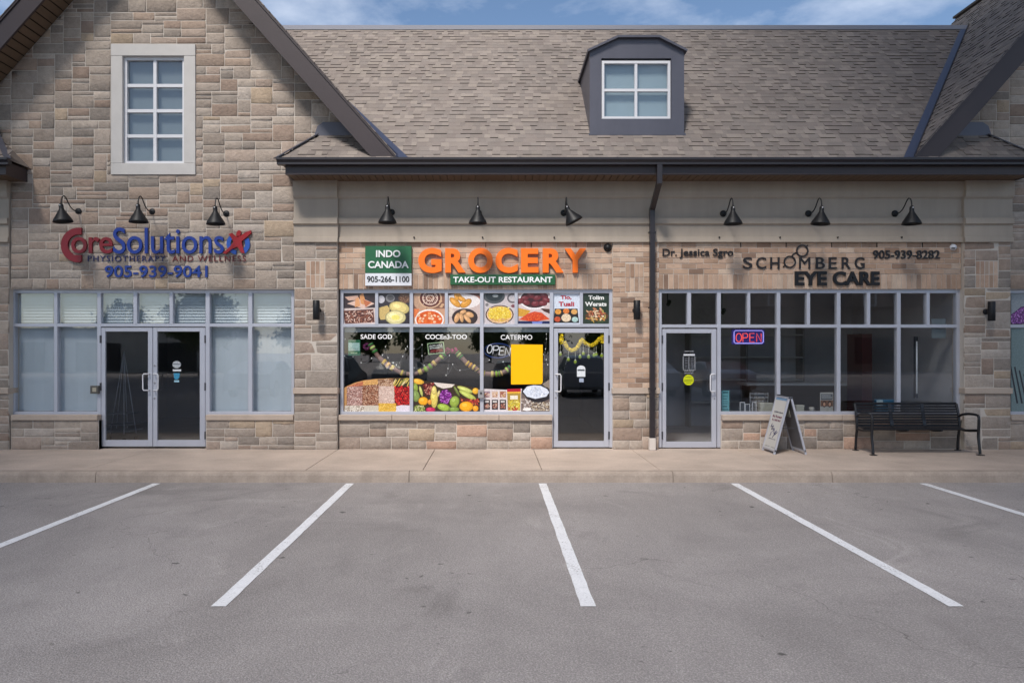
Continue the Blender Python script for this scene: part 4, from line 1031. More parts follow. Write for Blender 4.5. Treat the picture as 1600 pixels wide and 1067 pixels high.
for a in ((75, 248, 42, 20, -70), (112, 245, 40, 16, 80), (160, 255, 44, 18, 50), (180, 222, 36, 22, 20), (125, 200, 28, 16, -20)): P.ball(a[0], a[1], a[2], a[3], C(210, 160, 110), a[4])
P.done('food photo of golden fried dumplings above a dark dish of nuts', group=G1)
P = Paint((755.5, 804, 458, 506), *Q6, seed=5); P.bg(C(196, 186, 188)); P.ell(385, 70, 90, 62, C(74, 78, 82)); P.ell(385, 65, 70, 45, C(40, 48, 52)); P.ell(395, 65, 25, 12, C(150, 156, 158)); P.ell(540, 85, 48, 42, C(100, 94, 98)); P.ell(540, 85, 34, 28, C(186, 180, 184)); P.ell(545, 150, 20, 14, C(120, 70, 80)); P.ell(325, 140, 14, 14, C(120, 116, 118))
P.ell(430, 222, 118, 80, C(66, 48, 42)); P.ell(430, 222, 108, 72, C(222, 186, 150)); P.ell(430, 218, 98, 64, C(216, 176, 60)); P.grains([(350, 165), (510, 165), (530, 260), (340, 260)], 14, 9, 6, [C(236, 208, 70), C(226, 190, 50), C(240, 220, 110)]); P.grains([(345, 255), (520, 255), (490, 290), (380, 290)], 15, 8, 6, [C(220, 180, 130), C(200, 150, 100)])
P.done('food photo of a bowl of yellow rice beside dark saucers', group=G1)
P = Paint((809, 859, 458, 506), *Q6, seed=6); P.bg(C(206, 190, 190)); P.ell(720, 95, 128, 84, C(232, 226, 228)); P.ell(722, 92, 118, 74, C(60, 20, 28))
for q in ((640, 85), (690, 62), (745, 80), (800, 62), (820, 100), (650, 120), (730, 130), (790, 128), (600, 110)): P.ball(q[0], q[1], 36, 22, C(112, 36, 46), P.r.uniform(-20, 20))
P.add([(585, 165), (690, 190), (640, 240), (585, 235)], C(206, 152, 50)); P.add([(770, 170), (850, 175), (850, 215), (800, 195)], C(70, 40, 34)); P.ell(720, 262, 140, 34, C(206, 176, 168)); P.add([(590, 265), (660, 215), (720, 195), (780, 205), (848, 260), (720, 280)], C(206, 74, 34)); P.grains([(610, 255), (720, 200), (835, 255), (720, 275)], 13, 6, 4, [C(226, 100, 46), C(186, 56, 28)])
P.add([(585, 275), (850, 275), (850, 302), (585, 302)], C(38, 44, 84)); P.add([(700, 280), (790, 280), (780, 302), (705, 302)], C(120, 130, 190)); P.done('food photo of dark red dates over a mound of red spice', group=G1)
P = Paint((864.5, 906, 458, 506), *Q6, seed=7); P.bg(C(206, 214, 228)); P.add([(890, 172), (1080, 172), (1094, 292), (876, 292)], C(34, 28, 30))
for x_, y_, w_, c_ in ((918, 198, 26, C(220, 150, 60)), (985, 192, 26, C(214, 120, 50)), (1052, 198, 26, C(214, 160, 90)), (912, 260, 26, C(190, 80, 46)), (985, 248, 40, C(222, 200, 170)), (1058, 262, 26, C(170, 200, 196))):
    P.ell(x_, y_, w_, w_ * .85, c_); P.grains([(x_ - w_ * .7, y_ - w_ * .6), (x_ + w_ * .7, y_ - w_ * .6), (x_ + w_ * .7, y_ + w_ * .6), (x_ - w_ * .7, y_ + w_ * .6)], 10, 4, 3, [tuple(min(1, q * 1.3) for q in c_), tuple(q * .7 for q in c_)])
o = P.done('white film with red lettering above a tray of small dishes', group=G1)
k = MB(); yy = YV - .004
def qtext(mb, s, Q, x0, x1, y0_, y1_, y, col, **kw): ptext(mb, s, Q[0][0] + x0 / Q[1], Q[0][0] + x1 / Q[1], Q[0][1] + y0_ / Q[1], Q[0][1] + y1_ / Q[1], y, y + .0008, col, **kw)
qtext(k, 'Tio,', Q6, 938, 1030, 62, 98, yy, C(176, 40, 58), offset=.035); qtext(k, 'Tuali', Q6, 922, 1052, 114, 152, yy, C(176, 40, 58), offset=.035); l_ = k.build('lettering', M_print, o)
P = Paint((911, 952, 458, 506), *Q6, seed=8); P.bg(C(40, 54, 42)); P.ell(1240, 235, 96, 44, C(90, 56, 34)); P.grains([(1150, 200), (1190, 175), (1280, 172), (1325, 215), (1310, 265), (1180, 270)], 25, 22, 8, [C(222, 170, 130), C(196, 120, 80), C(232, 204, 170), C(170, 84, 56), C(180, 160, 90)]); P.grains([(1150, 250), (1330, 250), (1300, 285), (1180, 285)], 20, 10, 5, [C(70, 90, 46), C(190, 150, 60)])
o = P.done('dark green film with white lettering above a heaped plate', group=G1)
k = MB(); qtext(k, 'Tolim', Q6, 1170, 1300, 62, 98, yy, C(232, 232, 228), offset=.035); qtext(k, 'Werats', Q6, 1142, 1322, 116, 152, yy, C(232, 232, 228), offset=.035); k.build('lettering', M_print, o)
# lower films
G2 = 'produce films along the foot of the grocery window'
QA = ((535, 510), 7.62); P = Paint((536.5, 640, 511, 643), *QA, seed=11)
P.add([(0, 742), (60, 708), (150, 668), (260, 640), (400, 624), (560, 618), (810, 618), (810, 1015), (0, 1015)], C(200, 150, 96))
P.add([(60, 715), (245, 650), (245, 720), (60, 740)], C(190, 110, 80)); P.grains([(60, 715), (245, 655), (245, 710), (60, 738)], 13, 6, 4, [C(220, 150, 110), C(170, 90, 60)])
P.grains([(250, 650), (420, 632), (420, 700), (250, 715)], 12, 6, 5, [C(236, 186, 110), C(214, 160, 84)])
P.add([(420, 628), (610, 622), (605, 712), (425, 705)], C(150, 110, 84)); P.grains([(420, 630), (605, 624), (605, 705), (425, 700)], 15, 9, 5, [C(224, 196, 170), C(196, 160, 130), C(120, 84, 60)])
P.add([(608, 620), (810, 620), (810, 715), (608, 715)], C(60, 52, 34))
for i in range(16): a_ = P.r.uniform(615, 790); P.ell(a_, P.r.uniform(640, 700), 40, 6, vary(P.r.choice([C(214, 190, 90), C(150, 150, 70), C(226, 206, 150)]), .1), P.r.uniform(-70, -40))
P.add([(55, 720), (240, 705), (235, 945), (50, 945)], C(128, 92, 84)); P.grains([(58, 722), (238, 708), (232, 942), (52, 942)], 19, 12, 8, [C(222, 190, 180), C(206, 168, 158), C(180, 136, 126)])
P.add([(238, 700), (432, 690), (432, 945), (236, 945)], C(96, 56, 42)); P.grains([(240, 702), (430, 694), (430, 942), (238, 942)], 13, 8, 5, [C(206, 156, 126), C(176, 120, 90), C(140, 86, 62), C(226, 190, 160)])
P.add([(432, 708), (615, 712), (622, 915), (432, 915)], C(206, 178, 164)); P.grains([(434, 712), (614, 714), (618, 912), (436, 912)], 12, 6, 5, [C(232, 212, 200), C(220, 196, 184), C(190, 156, 144)])
P.add([(620, 712), (810, 712), (810, 942), (622, 942)], C(92, 14, 16)); P.grains([(622, 715), (808, 715), (808, 940), (626, 940)], 27, 15, 12, [C(206, 34, 34), C(176, 22, 26), C(220, 70, 60)])
P.add([(30, 940), (432, 940), (430, 1015), (20, 1015)], C(206, 196, 180)); P.grains([(40, 945), (260, 945), (250, 1010), (30, 1010)], 14, 9, 4, [C(236, 226, 214), C(140, 110, 90)])
P.add([(430, 912), (640, 915), (640, 1015), (430, 1015)], C(214, 164, 60)); P.grains([(432, 915), (638, 918), (638, 1010), (432, 1010)], 15, 8, 7, [C(240, 206, 110), C(226, 176, 66)]); P.add([(640, 950), (700, 935), (810, 940), (810, 1015), (640, 1015)], C(222, 212, 220))
P.done('printed film of heaped beans, grains and red berries in the first grocery pane', group=G2)
QB = ((640, 510), 7.625); P = Paint((645.5, 750, 511, 643), *QB, seed=12)
P.add([(30, 632), (150, 640), (300, 668), (540, 690), (700, 712), (840, 742), (840, 1020), (30, 1020)], C(58, 44, 30))
GR, YL, OR_, PU = C(150, 172, 70), C(214, 204, 110), C(250, 172, 30), C(140, 40, 140)
P.ball(100, 655, 70, 32, C(238, 180, 60), 10); P.ball(60, 735, 38, 60, GR); P.ball(68, 825, 50, 70, C(134, 156, 84), -15); P.add([(150, 680), (290, 672), (270, 820), (190, 830)], C(76, 26, 24)); P.grains([(160, 680), (285, 676), (265, 810), (190, 820)], 24, 16, 8, [C(150, 50, 44), C(110, 30, 30), C(196, 130, 110)])
P.ball(135, 770, 16, 62, C(190, 196, 110), -15); P.add([(285, 665), (540, 690), (500, 725), (400, 740), (330, 715)], C(222, 210, 200)); P.ball(292, 850, 42, 118, C(222, 200, 100)); P.ball(292, 760, 28, 50, C(226, 206, 120)); P.ball(163, 888, 56, 48, OR_); P.ball(240, 900, 22, 32, C(226, 150, 50)); P.ball(345, 800, 14, 40, C(210, 190, 130), 15)
P.ell(428, 838, 76, 88, C(70, 16, 76)); P.grains([(380, 765), (450, 755), (500, 800), (495, 880), (440, 925), (375, 900), (360, 830)], 20, 13, 8, [C(160, 60, 170), C(196, 120, 206), C(120, 30, 130)])
P.ball(560, 770, 14, 70, C(110, 124, 60), -30); P.ball(660, 750, 96, 26, C(200, 206, 110), 20); P.ball(690, 815, 110, 30, C(186, 196, 96), 28); P.ball(785, 768, 38, 36, C(236, 176, 50)); P.ball(535, 895, 54, 66, GR, 20); P.grains([(610, 850), (820, 860), (825, 940), (620, 920)], 26, 16, 12, [C(180, 50, 46), C(206, 100, 60), C(120, 30, 34)])
P.ball(675, 952, 80, 58, OR_); P.ball(785, 975, 34, 34, C(240, 160, 40)); P.ball(405, 962, 76, 40, C(160, 186, 70), 14); P.ball(530, 985, 60, 28, C(130, 156, 66)); P.ell(110, 975, 70, 42, C(96, 104, 50)); P.grains([(60, 940), (160, 935), (190, 1010), (50, 1010)], 17, 10, 8, [C(180, 190, 110), C(120, 140, 60), C(220, 214, 160)]); P.ball(250, 990, 56, 28, C(196, 40, 90))
P.done('printed film of lemons, squash and purple cabbage in the second grocery pane', group=G2)
QC = ((750, 510), 7.625); P = Paint((755.5, 859, 511, 643), *QC, seed=13)
P.add([(30, 740), (330, 755), (500, 740), (500, 1020), (30, 1020)], C(214, 204, 204)); P.add([(490, 790), (840, 730), (840, 1020), (490, 1020)], C(110, 96, 90))
for i in range(3):
    a_ = 45 + i * 95; P.add([(a_, 772), (a_ + 75, 772), (a_ + 72, 845), (a_ + 3, 845)], (C(150, 128, 140), C(206, 178, 160), C(170, 120, 90))[i]); P.grains([(a_ + 8, 790), (a_ + 68, 790), (a_ + 66, 842), (a_ + 8, 842)], 17, 10, 8, [C(220, 190, 170), C(150, 90, 80), C(190, 150, 90)])
    P.add([(a_, 872), (a_ + 75, 872), (a_ + 75, 990), (a_, 990)], C(56, 46, 48)); P.add([(a_ + 12, 885), (a_ + 60, 885), (a_ + 60, 905), (a_ + 12, 905)], C(206, 200, 196)); P.grains([(a_ + 10, 920), (a_ + 66, 920), (a_ + 66, 975), (a_ + 10, 975)], 17, 10, 8, [C(190, 120, 100), C(140, 90, 80), C(206, 170, 150)])
P.add([(322, 748), (486, 744), (480, 1000), (330, 1000)], C(170, 140, 60)); P.add([(322, 744), (486, 740), (486, 775), (322, 778)], C(176, 30, 48)); P.add([(324, 780), (486, 777), (485, 792), (324, 795)], C(240, 180, 60)); P.add([(360, 822), (450, 822), (450, 868), (360, 868)], C(232, 224, 206)); P.grains([(335, 880), (475, 880), (472, 960), (335, 960)], 22, 15, 11, [C(222, 200, 70), C(190, 170, 60), C(236, 220, 120)]); P.grains([(335, 960), (475, 960), (472, 998), (338, 998)], 20, 14, 9, [C(190, 40, 40), C(220, 200, 100)])
P.grains([(495, 850), (610, 850), (620, 1000), (495, 1000)], 17, 11, 7, [C(220, 212, 206), C(176, 160, 150), C(120, 104, 96)]); P.grains([(610, 900), (835, 890), (835, 1005), (620, 1005)], 17, 12, 6, [C(226, 216, 200), C(190, 170, 140), C(110, 94, 80)])
P.add([(740, 690), (840, 620), (840, 740), (780, 720)], C(140, 128, 116)); P.ell(668, 775, 176, 62, C(34, 32, 36)); P.add([(495, 770), (840, 790), (830, 860), (740, 905), (650, 905), (560, 860)], C(40, 36, 40)); P.add([(510, 775), (560, 715), (640, 698), (720, 705), (800, 745), (825, 785), (790, 835), (660, 862), (560, 835)], C(214, 220, 232)); P.grains([(560, 730), (700, 712), (800, 770), (780, 830), (600, 835)], 26, 15, 10, [C(226, 230, 240), C(196, 204, 220)])
P.ell(560, 985, 50, 20, C(236, 230, 224)); P.done('printed film of packaged snacks and a bowl of white flour in the third grocery pane', group=G2)
# white lettering on the glass, yellow sheet
for s_, x0, x1, Yt, Qx, lb in (('SADE GOD', 217, 592, (94, 150), QA, 'white lettering on the first big grocery pane'), ('COCEn3-TOO', 187, 683, (96, 152), QB, 'white lettering on the second big grocery pane'), ('CATERMO', 247, 622, (100, 158), QC, 'white lettering on the third big grocery pane, above the yellow sheet')):
    k = MB(); qtext(k, s_, Qx, x0, x1, Yt[0], Yt[1], YV - .002, C(240, 240, 240), offset=(.006 if 'M' in s_ else .018))
    reg(k.build('window_lettering', M_print, origin=(X(Qx[0][0] + x0 / Qx[1], YV), YV, Z(Qx[0][1] + Yt[1] / Qx[1], YV))), lb, 'lettering', 'white words across the grocery glass')
k = MB(); ys_ = YV - .016
pt = [(798.5, 538), (848, 538.5), (848, 597), (846, 600), (798.5, 600.5)]
k.prism([(X(a, ys_), Z(b, ys_)) for a, b in pt][::-1], ys_, ys_ + .001, C(250, 186, 10))
reg(k.build('paper_sheet', mat('yellow_paper', C(252, 188, 8), 0.7, spec=0.2), origin=(X(798.5, ys_), ys_, Z(600, ys_))), 'plain bright yellow sheet taped on the third grocery pane', 'paper sheet')
# small stickers
def sticker(name, label, cat, y=YV):
    return lambda mb, mt=M_print: None
def disc(mb, px, py, rx, ry, y, col, n=24, th=.001, a0=0, a1=360):
    mb.prism([(X(px, y) + rx / 89 * math.cos(R(a0 + (a1 - a0) * i / n)), Z(py, y) + ry / 89 * math.sin(R(a0 + (a1 - a0) * i / n))) for i in range(n + (0 if a1 - a0 >= 360 else 1))], y, y + th, col)
def rect(mb, a, b, c, d, y, col, th=.001): mb.box(X(a, y), X(b, y), y, y + th, Z(d, y), Z(c, y), col)
ydr = YS + .012 + .02
k = MB(); disc(k, 276, 569.5, 6.6, 5.6, ydr, C(176, 180, 184)); rect(k, 269.5, 283, 568, 569.5, ydr - .0004, C(110, 114, 120)); rect(k, 270, 283, 577, 580, ydr, C(214, 218, 222)); k.prism([(X(a, ydr), Z(b, ydr)) for a, b in ((271, 583), (281, 583), (280, 590), (277, 593), (272.5, 592))], ydr, ydr + .001, C(60, 140, 176)); rect(k, 272, 280, 594, 597, ydr, C(150, 190, 206))
reg(k.build('door_sticker', M_print, origin=(X(276, ydr), ydr, Z(597, ydr))), 'grey round sticker over a blue one on the right leaf of the double door', 'sticker')
k = MB(); rect(k, 901.5, 914.5, 576, 588.5, ydr, C(216, 220, 224)); disc(k, 908, 576, 6.5, 5, ydr, C(216, 220, 224), a0=0, a1=180); rect(k, 902.5, 913.5, 577, 579.5, ydr - .0006, C(70, 74, 80)); rect(k, 905, 912, 591, 597, ydr, C(160, 170, 190))
reg(k.build('door_sticker', M_print, origin=(X(908, ydr), ydr, Z(597, ydr))), 'white arch shaped sticker on the grocery door glass', 'sticker')
k = MB(); qh = ((1030, 500), 5.34)
def hp(x_, y_): return (1030 + x_ / 5.34, 500 + y_ / 5.34)
rect(k, *[hp(203, 0)[0], hp(298, 0)[0], hp(0, 283)[1], hp(0, 298)[1]], ydr, C(206, 208, 212))
for x_ in (200, 248, 298): rect(k, hp(x_ - 3, 0)[0], hp(x_ + 3, 0)[0], hp(0, 305)[1], hp(0, 408)[1], ydr, C(150, 152, 158))
for j in range(7):
    for x0, x1 in ((212, 238), (262, 288)): rect(k, hp(x0, 0)[0], hp(x1, 0)[0], hp(0, 316 + j * 13)[1], hp(0, 321 + j * 13)[1], ydr, C(110, 112, 120))
for yy_, a_, b_ in ((258, 212, 290), (412, 200, 304), (424, 208, 290), (441, 212, 284)):
    x_ = a_
    while x_ < b_: w_ = rnd.uniform(6, 14); rect(k, hp(x_, 0)[0], hp(min(x_ + w_, b_), 0)[0], hp(0, yy_)[1], hp(0, yy_ + 6)[1], ydr, C(160, 162, 168)); x_ += w_ + 4
reg(k.build('door_sticker', M_print, origin=(X(1076, ydr), ydr, Z(583, ydr))), 'white opening hours table on the eye care door', 'sticker')
k = MB(); c_ = hp(245, 500); disc(k, c_[0], c_[1], 8.2, 8.2, ydr, C(206, 214, 20)); 
for j, (w_, yy_) in enumerate(((26, 472), (36, 494), (36, 507), (22, 521))): rect(k, hp(245 - w_, 0)[0], hp(245 + w_, 0)[0], hp(0, yy_)[1], hp(0, yy_ + 5)[1], ydr - .0006, C(96, 100, 20))
reg(k.build('door_sticker', M_print, origin=(X(c_[0], ydr), ydr, Z(c_[1] + 8, ydr))), 'round yellow green sticker on the eye care door', 'sticker')

# ------------------------------------------------------------------ things behind the grocery glass
YI = .20
k = MB()
r_ = empty('garland', (X(660, YI), YI, Z(584, YI)), 'brown garland with bright rings swagged across the grocery window', 'garland')
def qa(Q, x_, y_, y=YI): return (X(Q[0][0] + x_ / Q[1], y), y, Z(Q[0][1] + y_ / Q[1], y))
def smooth(p, n=6):
    p = [Vector(q) for q in p]; out = []
    for i in range(len(p) - 1):
        a, b, c, d = p[max(i - 1, 0)], p[i], p[i + 1], p[min(i + 2, len(p) - 1)]
        for j in range(n):
            t = j / n; out.append(0.5 * ((2 * b) + (c - a) * t + (2 * a - 5 * b + 4 * c - d) * t * t + (3 * b - a - 3 * c + d) * t ** 3))
    out.append(p[-1]); return out
sw1 = smooth([qa(QA, 330, 205), qa(QA, 370, 270), qa(QA, 425, 355), qa(QA, 500, 425), qa(QA, 590, 490), qa(QA, 700, 550), qa(QA, 770, 565), qa(QB, 20, 570), qa(QB, 80, 560), qa(QB, 200, 505), qa(QB, 290, 440), qa(QB, 370, 370), qa(QB, 425, 320)])
sw2 = smooth([qa(QB, 560, 310), qa(QB, 620, 370), qa(QB, 690, 440), qa(QB, 790, 500), qa(QC, -20, 530), qa(QC, 60, 560), qa(QC, 200, 565), qa(QC, 280, 545), qa(QC, 370, 480)])
for sw in (sw1, sw2):
    k = MB(); k.tube(sw, .041, 10, C(150, 118, 108)); k.build('garland_rope', M_vc, r_)
    cols = [C(60, 140, 70), C(200, 220, 130), C(60, 130, 60), None, None, C(230, 190, 80), C(220, 160, 50), C(236, 206, 110), None, C(214, 190, 90), C(60, 60, 30), None, C(226, 210, 110), C(214, 190, 60), None, C(226, 206, 120), C(150, 190, 60), C(120, 170, 60), C(230, 200, 120), None, C(200, 220, 110), C(60, 150, 70)]
    n = len(sw) - 1; m_ = len(cols)
    for i, c_ in enumerate(cols):
        if c_ is None: continue
        t0 = (i + .15) / m_ * n; t1 = (i + .7) / m_ * n
        def at(t): j = min(int(t), n - 1); return sw[j].lerp(sw[j + 1], t - j)
        k = MB(); k.tube([at(t0), at((t0 + t1) / 2), at(t1)], .052, 12, c_); k.build('ring', M_vc, r_)
def bloom(c, rad, col, nm='flower'):
    k = MB(); c = Vector(c)
    for i in range(26):
        d = Vector((rnd.gauss(0, 1), rnd.gauss(0, .6), rnd.gauss(0, 1))).normalized(); p = c + d * rad * .7; T = d.to_track_quat('Z', 'Y').to_matrix().to_4x4()
        k.lathe([(0, rad * .35), (rad * .28, rad * .15), (rad * .2, -rad * .3)], Matrix.Translation(p) @ T, 6, vary(col, .3))
    k.build(nm, M_vc, r_)
bloom(qa(QA, 290, 240), .07, C(96, 30, 80)); bloom(qa(QB, 450, 290), .06, C(140, 26, 96)); bloom(qa(QB, 535, 290), .065, C(150, 24, 100)); 
# fairy lights
r_ = empty('string_lights', (X(700, YI), YI - .02, Z(590, YI)), 'string of small white fairy lights hung over the grocery glass', 'string lights')
pts = [qa(QA, 35, 150), qa(QA, 30, 350), qa(QA, 130, 360), qa(QA, 225, 430), qa(QA, 350, 378), qa(QA, 480, 340), qa(QA, 515, 240), qa(QA, 545, 370), qa(QA, 605, 430), qa(QA, 645, 455), qa(QA, 720, 355), qa(QA, 755, 265), qa(QA, 775, 240), qa(QB, 55, 265), qa(QB, 150, 218), qa(QB, 150, 350), qa(QB, 175, 465), qa(QB, 55, 490), qa(QB, 300, 420), qa(QB, 475, 345), qa(QB, 458, 500), qa(QB, 435, 580), qa(QB, 515, 450), qa(QB, 600, 520), qa(QC, 110, 400), qa(QC, 275, 420), qa(QC, 340, 480)]
pts2 = [qa(QC, 790, 90), qa(QC, 790, 150), qa(QC, 780, 268), qa(QC, 755, 332), qa(QC, 788, 395), qa(QC, 805, 455)]
def sag(p):
    out = []
    for a, b in zip(p, p[1:]):
        for j in range(5): t = j / 5; q = Vector(a).lerp(Vector(b), t); q.z -= .04 * 4 * t * (1 - t); out.append((q.x, q.y - .02, q.z))
    out.append((p[-1][0], p[-1][1] - .02, p[-1][2])); return out
for pp in (pts, pts2):
    k = MB(); k.tube(sag(pp), .0025, 5, C(120, 124, 126)); k.build('wire', M_vc, r_)
    for p in pp:
        k = MB(); k.lathe([(0, .014), (.006, .008), (.007, -.006), (.004, -.014), (0, -.014)], Matrix.Translation((p[0], p[1] - .024, p[2])), 8, (1, 1, 1)); k.build('bulb', M_bulb, r_)
# small notices
def flat(name, label, cat, shapes, y, mt=M_print):
    k = MB()
    for i, (p, c_) in enumerate(shapes): k.prism([(X(a, y), Z(b, y)) for a, b in p], y - .0008 * i, y + .001, c_)
    a = [q for p, _ in shapes[:1] for q in p]
    return reg(k.build(name, mt, origin=(X(sum(q[0] for q in a) / len(a), y), y, Z(max(q[1] for q in a), y))), label, cat)
R4 = lambda a, b, c, d: ((a, d), (b, d), (b, c), (a, c))
flat('notice', 'small white and green notice high in the first grocery pane', 'notice', [(R4(544, 563, 531, 555.5), C(40, 110, 80)), (R4(544.5, 562, 535.5, 548), C(176, 206, 200))] + [(R4(546, 560, y_, y_ + .8), C(140, 166, 160)) for y_ in (544, 545.8)] + [(R4(548, 558, 551, 552), C(150, 200, 160))], .15)
def rotp(cx, cy, w, h, a): c, s__ = math.cos(R(a)), math.sin(R(a)); return tuple((cx + u * w * c - v * h * s__, cy + u * w * s__ + v * h * c) for u, v in ((-1, 1), (1, 1), (1, -1), (-1, -1)))
o = flat('notice', 'tilted black notice with a pale green border in the second grocery pane', 'notice', [(rotp(681.3, 544, 13, 9, -6), C(176, 206, 160)), (rotp(681.3, 544, 11.7, 7.8, -6), C(24, 24, 26)), (rotp(682, 548, 9.5, 2.2, -6), C(120, 26, 36))], .15)
k = MB(); y_ = .146; text(k, 'EXCLUSIVE', X(671.5, y_), X(691.5, y_), Z(544.5, y_), Z(538.5, y_), y_, y_ + .0008, C(216, 220, 214), offset=.02, rot=R(6)); k.build('lettering', M_print, o)
# OPEN signs
r_ = sroot('neon_sign', 778, 549, .2, 'oval neon open sign with white script beside the yellow sheet', 'neon sign'); yn = .17
k = MB(); k.tube([(X(750 + (215 + 165 * math.cos(R(a))) / 7.625, yn), yn + .02, Z(510 + (290 + 85 * math.sin(R(a))) / 7.625, yn)) for a in range(0, 361, 12)], .012, 8, C(30, 52, 110)); k.build('blue_ring', mat('unlit_blue_tube', C(30, 56, 120), 0.3), r_)
glyph = {'O': [[(.5, 0), (.18, .12), (.02, .5), (.18, .88), (.5, 1), (.82, .88), (.98, .5), (.82, .12), (.5, 0)]], 'P': [[(0, 0), (0, 1), (.7, 1), (.95, .88), (.95, .6), (.7, .48), (0, .48)]], 'E': [[(.9, 1), (0, 1), (0, 0), (.9, 0)], [(0, .52), (.8, .52)]], 'N': [[(0, 0), (0, 1), (.9, 0), (.9, 1)]]}
def neon(mb, s, fn, r, col):
    for i, ch in enumerate(s):
        for st_ in glyph[ch]: mb.tube([fn(i, *p) for p in (smooth([(a, b, 0) for a, b in st_], 3) if ch == 'O' else [(a, b, 0) for a, b in st_])] if False else [fn(i, q[0], q[1]) for q in (smooth([(a, b, 0) for a, b in st_], 3) if ch == 'O' else [Vector((a, b, 0)) for a, b in st_])], r, 6, col)
sx_ = [78, 152, 226, 296]
def fn(i, u, v): x_ = sx_[i] + u * 62 + v * 14; y__ = 222 + (1 - v) * 96 + i * 11; return (X(750 + x_ / 7.625, yn), yn, Z(510 + y__ / 7.625, yn))
k = MB(); neon(k, 'OPEN', fn, .009, (1, 1, 1)); k.build('neon_lettering', M_white_tube, r_)
k = MB(); k.box(X(764, .2), X(790, .2), .2, .215, Z(556, .2), Z(542, .2), C(24, 24, 28)); k.build('backing_plate', M_vc, r_)
r_ = sroot('neon_sign', 1170, 526, .2, 'lit red open sign framed by blue neon in the eye care window', 'neon sign')
def e6(x_, y_, y=.17): return (X(1120 + x_ / 6.67, y), y, Z(500 + y_ / 6.67, y))
k = MB(); a, b = e6(160, 255), e6(503, 95); k.bbox(a[0], b[0], .19, .215, a[2], b[2], C(26, 22, 90), .01); k.build('backing_plate', mat('blue_lit_plate', (0.02, 0.015, 0.14), .5, emit=.3), r_)
k = MB(); L4 = [(195, 110), (470, 110), (485, 125), (485, 228), (470, 243), (195, 243), (180, 228), (180, 125), (195, 110)]; k.tube([e6(*p) for p in L4], .009, 8, (1, 1, 1)); k.build('blue_border', mat('pale_blue_neon', (0.34, 0.32, 0.85), .5, emit=.45), r_)
def fn(i, u, v): return e6(200 + i * 72 + u * 52 * (1.15 if i == 0 else 1), 228 - v * 88)
k = MB(); neon(k, 'OPEN', fn, .008, (1, 1, 1)); k.build('neon_lettering', M_red_on, r_)
# garland on the grocery door
qd = ((860, 510), 7.62); YG = .165
r_ = empty('door_garland', (X(908, YG), YG, Z(568, YG)), 'yellow flower garland with green pendants inside the grocery door', 'garland')
def petal_rope(pts, rad):
    k = MB(); pts = smooth(pts, 8); k.tube(pts, rad * .75, 8, C(206, 170, 14))
    for p in pts:
        for i in range(9):
            d = Vector((rnd.gauss(0, 1), rnd.gauss(0, .8), rnd.gauss(0, 1))).normalized(); T = d.to_track_quat('Z', 'Y').to_matrix().to_4x4()
            k.lathe([(0, rad * 1.1), (rad * .4, rad * .95), (rad * .3, rad * .5)], Matrix.Translation(p) @ T, 5, vary(C(232, 204, 30), .2))
    k.build('flower_rope', M_vc, r_)
g2 = lambda x_, y_: qa(qd, x_, y_, YG)
petal_rope([g2(170, 195), g2(205, 255), g2(255, 285), g2(310, 260), g2(350, 200), g2(375, 160), g2(410, 195), g2(470, 225), g2(530, 205), g2(585, 145)], .034)
petal_rope([g2(132, 100), g2(130, 185)], .042); petal_rope([g2(618, 110), g2(618, 195)], .032)
for x_, y0_, y1_ in ((120, 210, 335), (215, 290, 395), (297, 290, 425), (353, 250, 365), (392, 225, 325), (455, 260, 365), (520, 240, 345), (545, 235, 335), (612, 215, 350)):
    a, b = g2(x_, y0_), g2(x_, y1_); k = MB(); k.tube([a, (b[0], b[1], b[2] + .03)], .004, 6, C(180, 180, 160))
    k.lathe([(0, .034), (.02, .026), (.031, 0), (.02, -.026), (0, -.034)], Matrix.Translation(b), 10, C(150, 170, 44)); k.lathe([(0, .02), (.022, 0), (.008, -.01)], Matrix.Translation((b[0], b[1], b[2] + .035)), 8, C(206, 206, 190)); k.build('pendant', M_vc, r_)
# rolled shades at the head of the grocery panes
for i, (a, b) in enumerate(((537, 640), (645.5, 750), (755.5, 859))):
    r_ = empty('roller_shade', (X((a + b) / 2, .24), .24, Z(519, .24)), ('rolled pale shade at the head of the grocery pane with beans', 'rolled pale shade at the head of the grocery pane with the tilted notice', 'rolled pale shade at the head of the grocery pane with the yellow sheet')[i], 'roller shade', 'rolled shades in the grocery window')
    k = MB(); k.box(X(a, .24), X(b, .24), .235, .24, Z(519, .24), Z(509, .24), C(196, 206, 204)); k.build('fabric', M_blind, r_)
    k = MB(); k.tube([(X(a, .26), .27, Z(510, .26)), (X(b, .26), .27, Z(510, .26))], .028, 10, C(150, 160, 158)); k.build('roll', M_blind, r_)

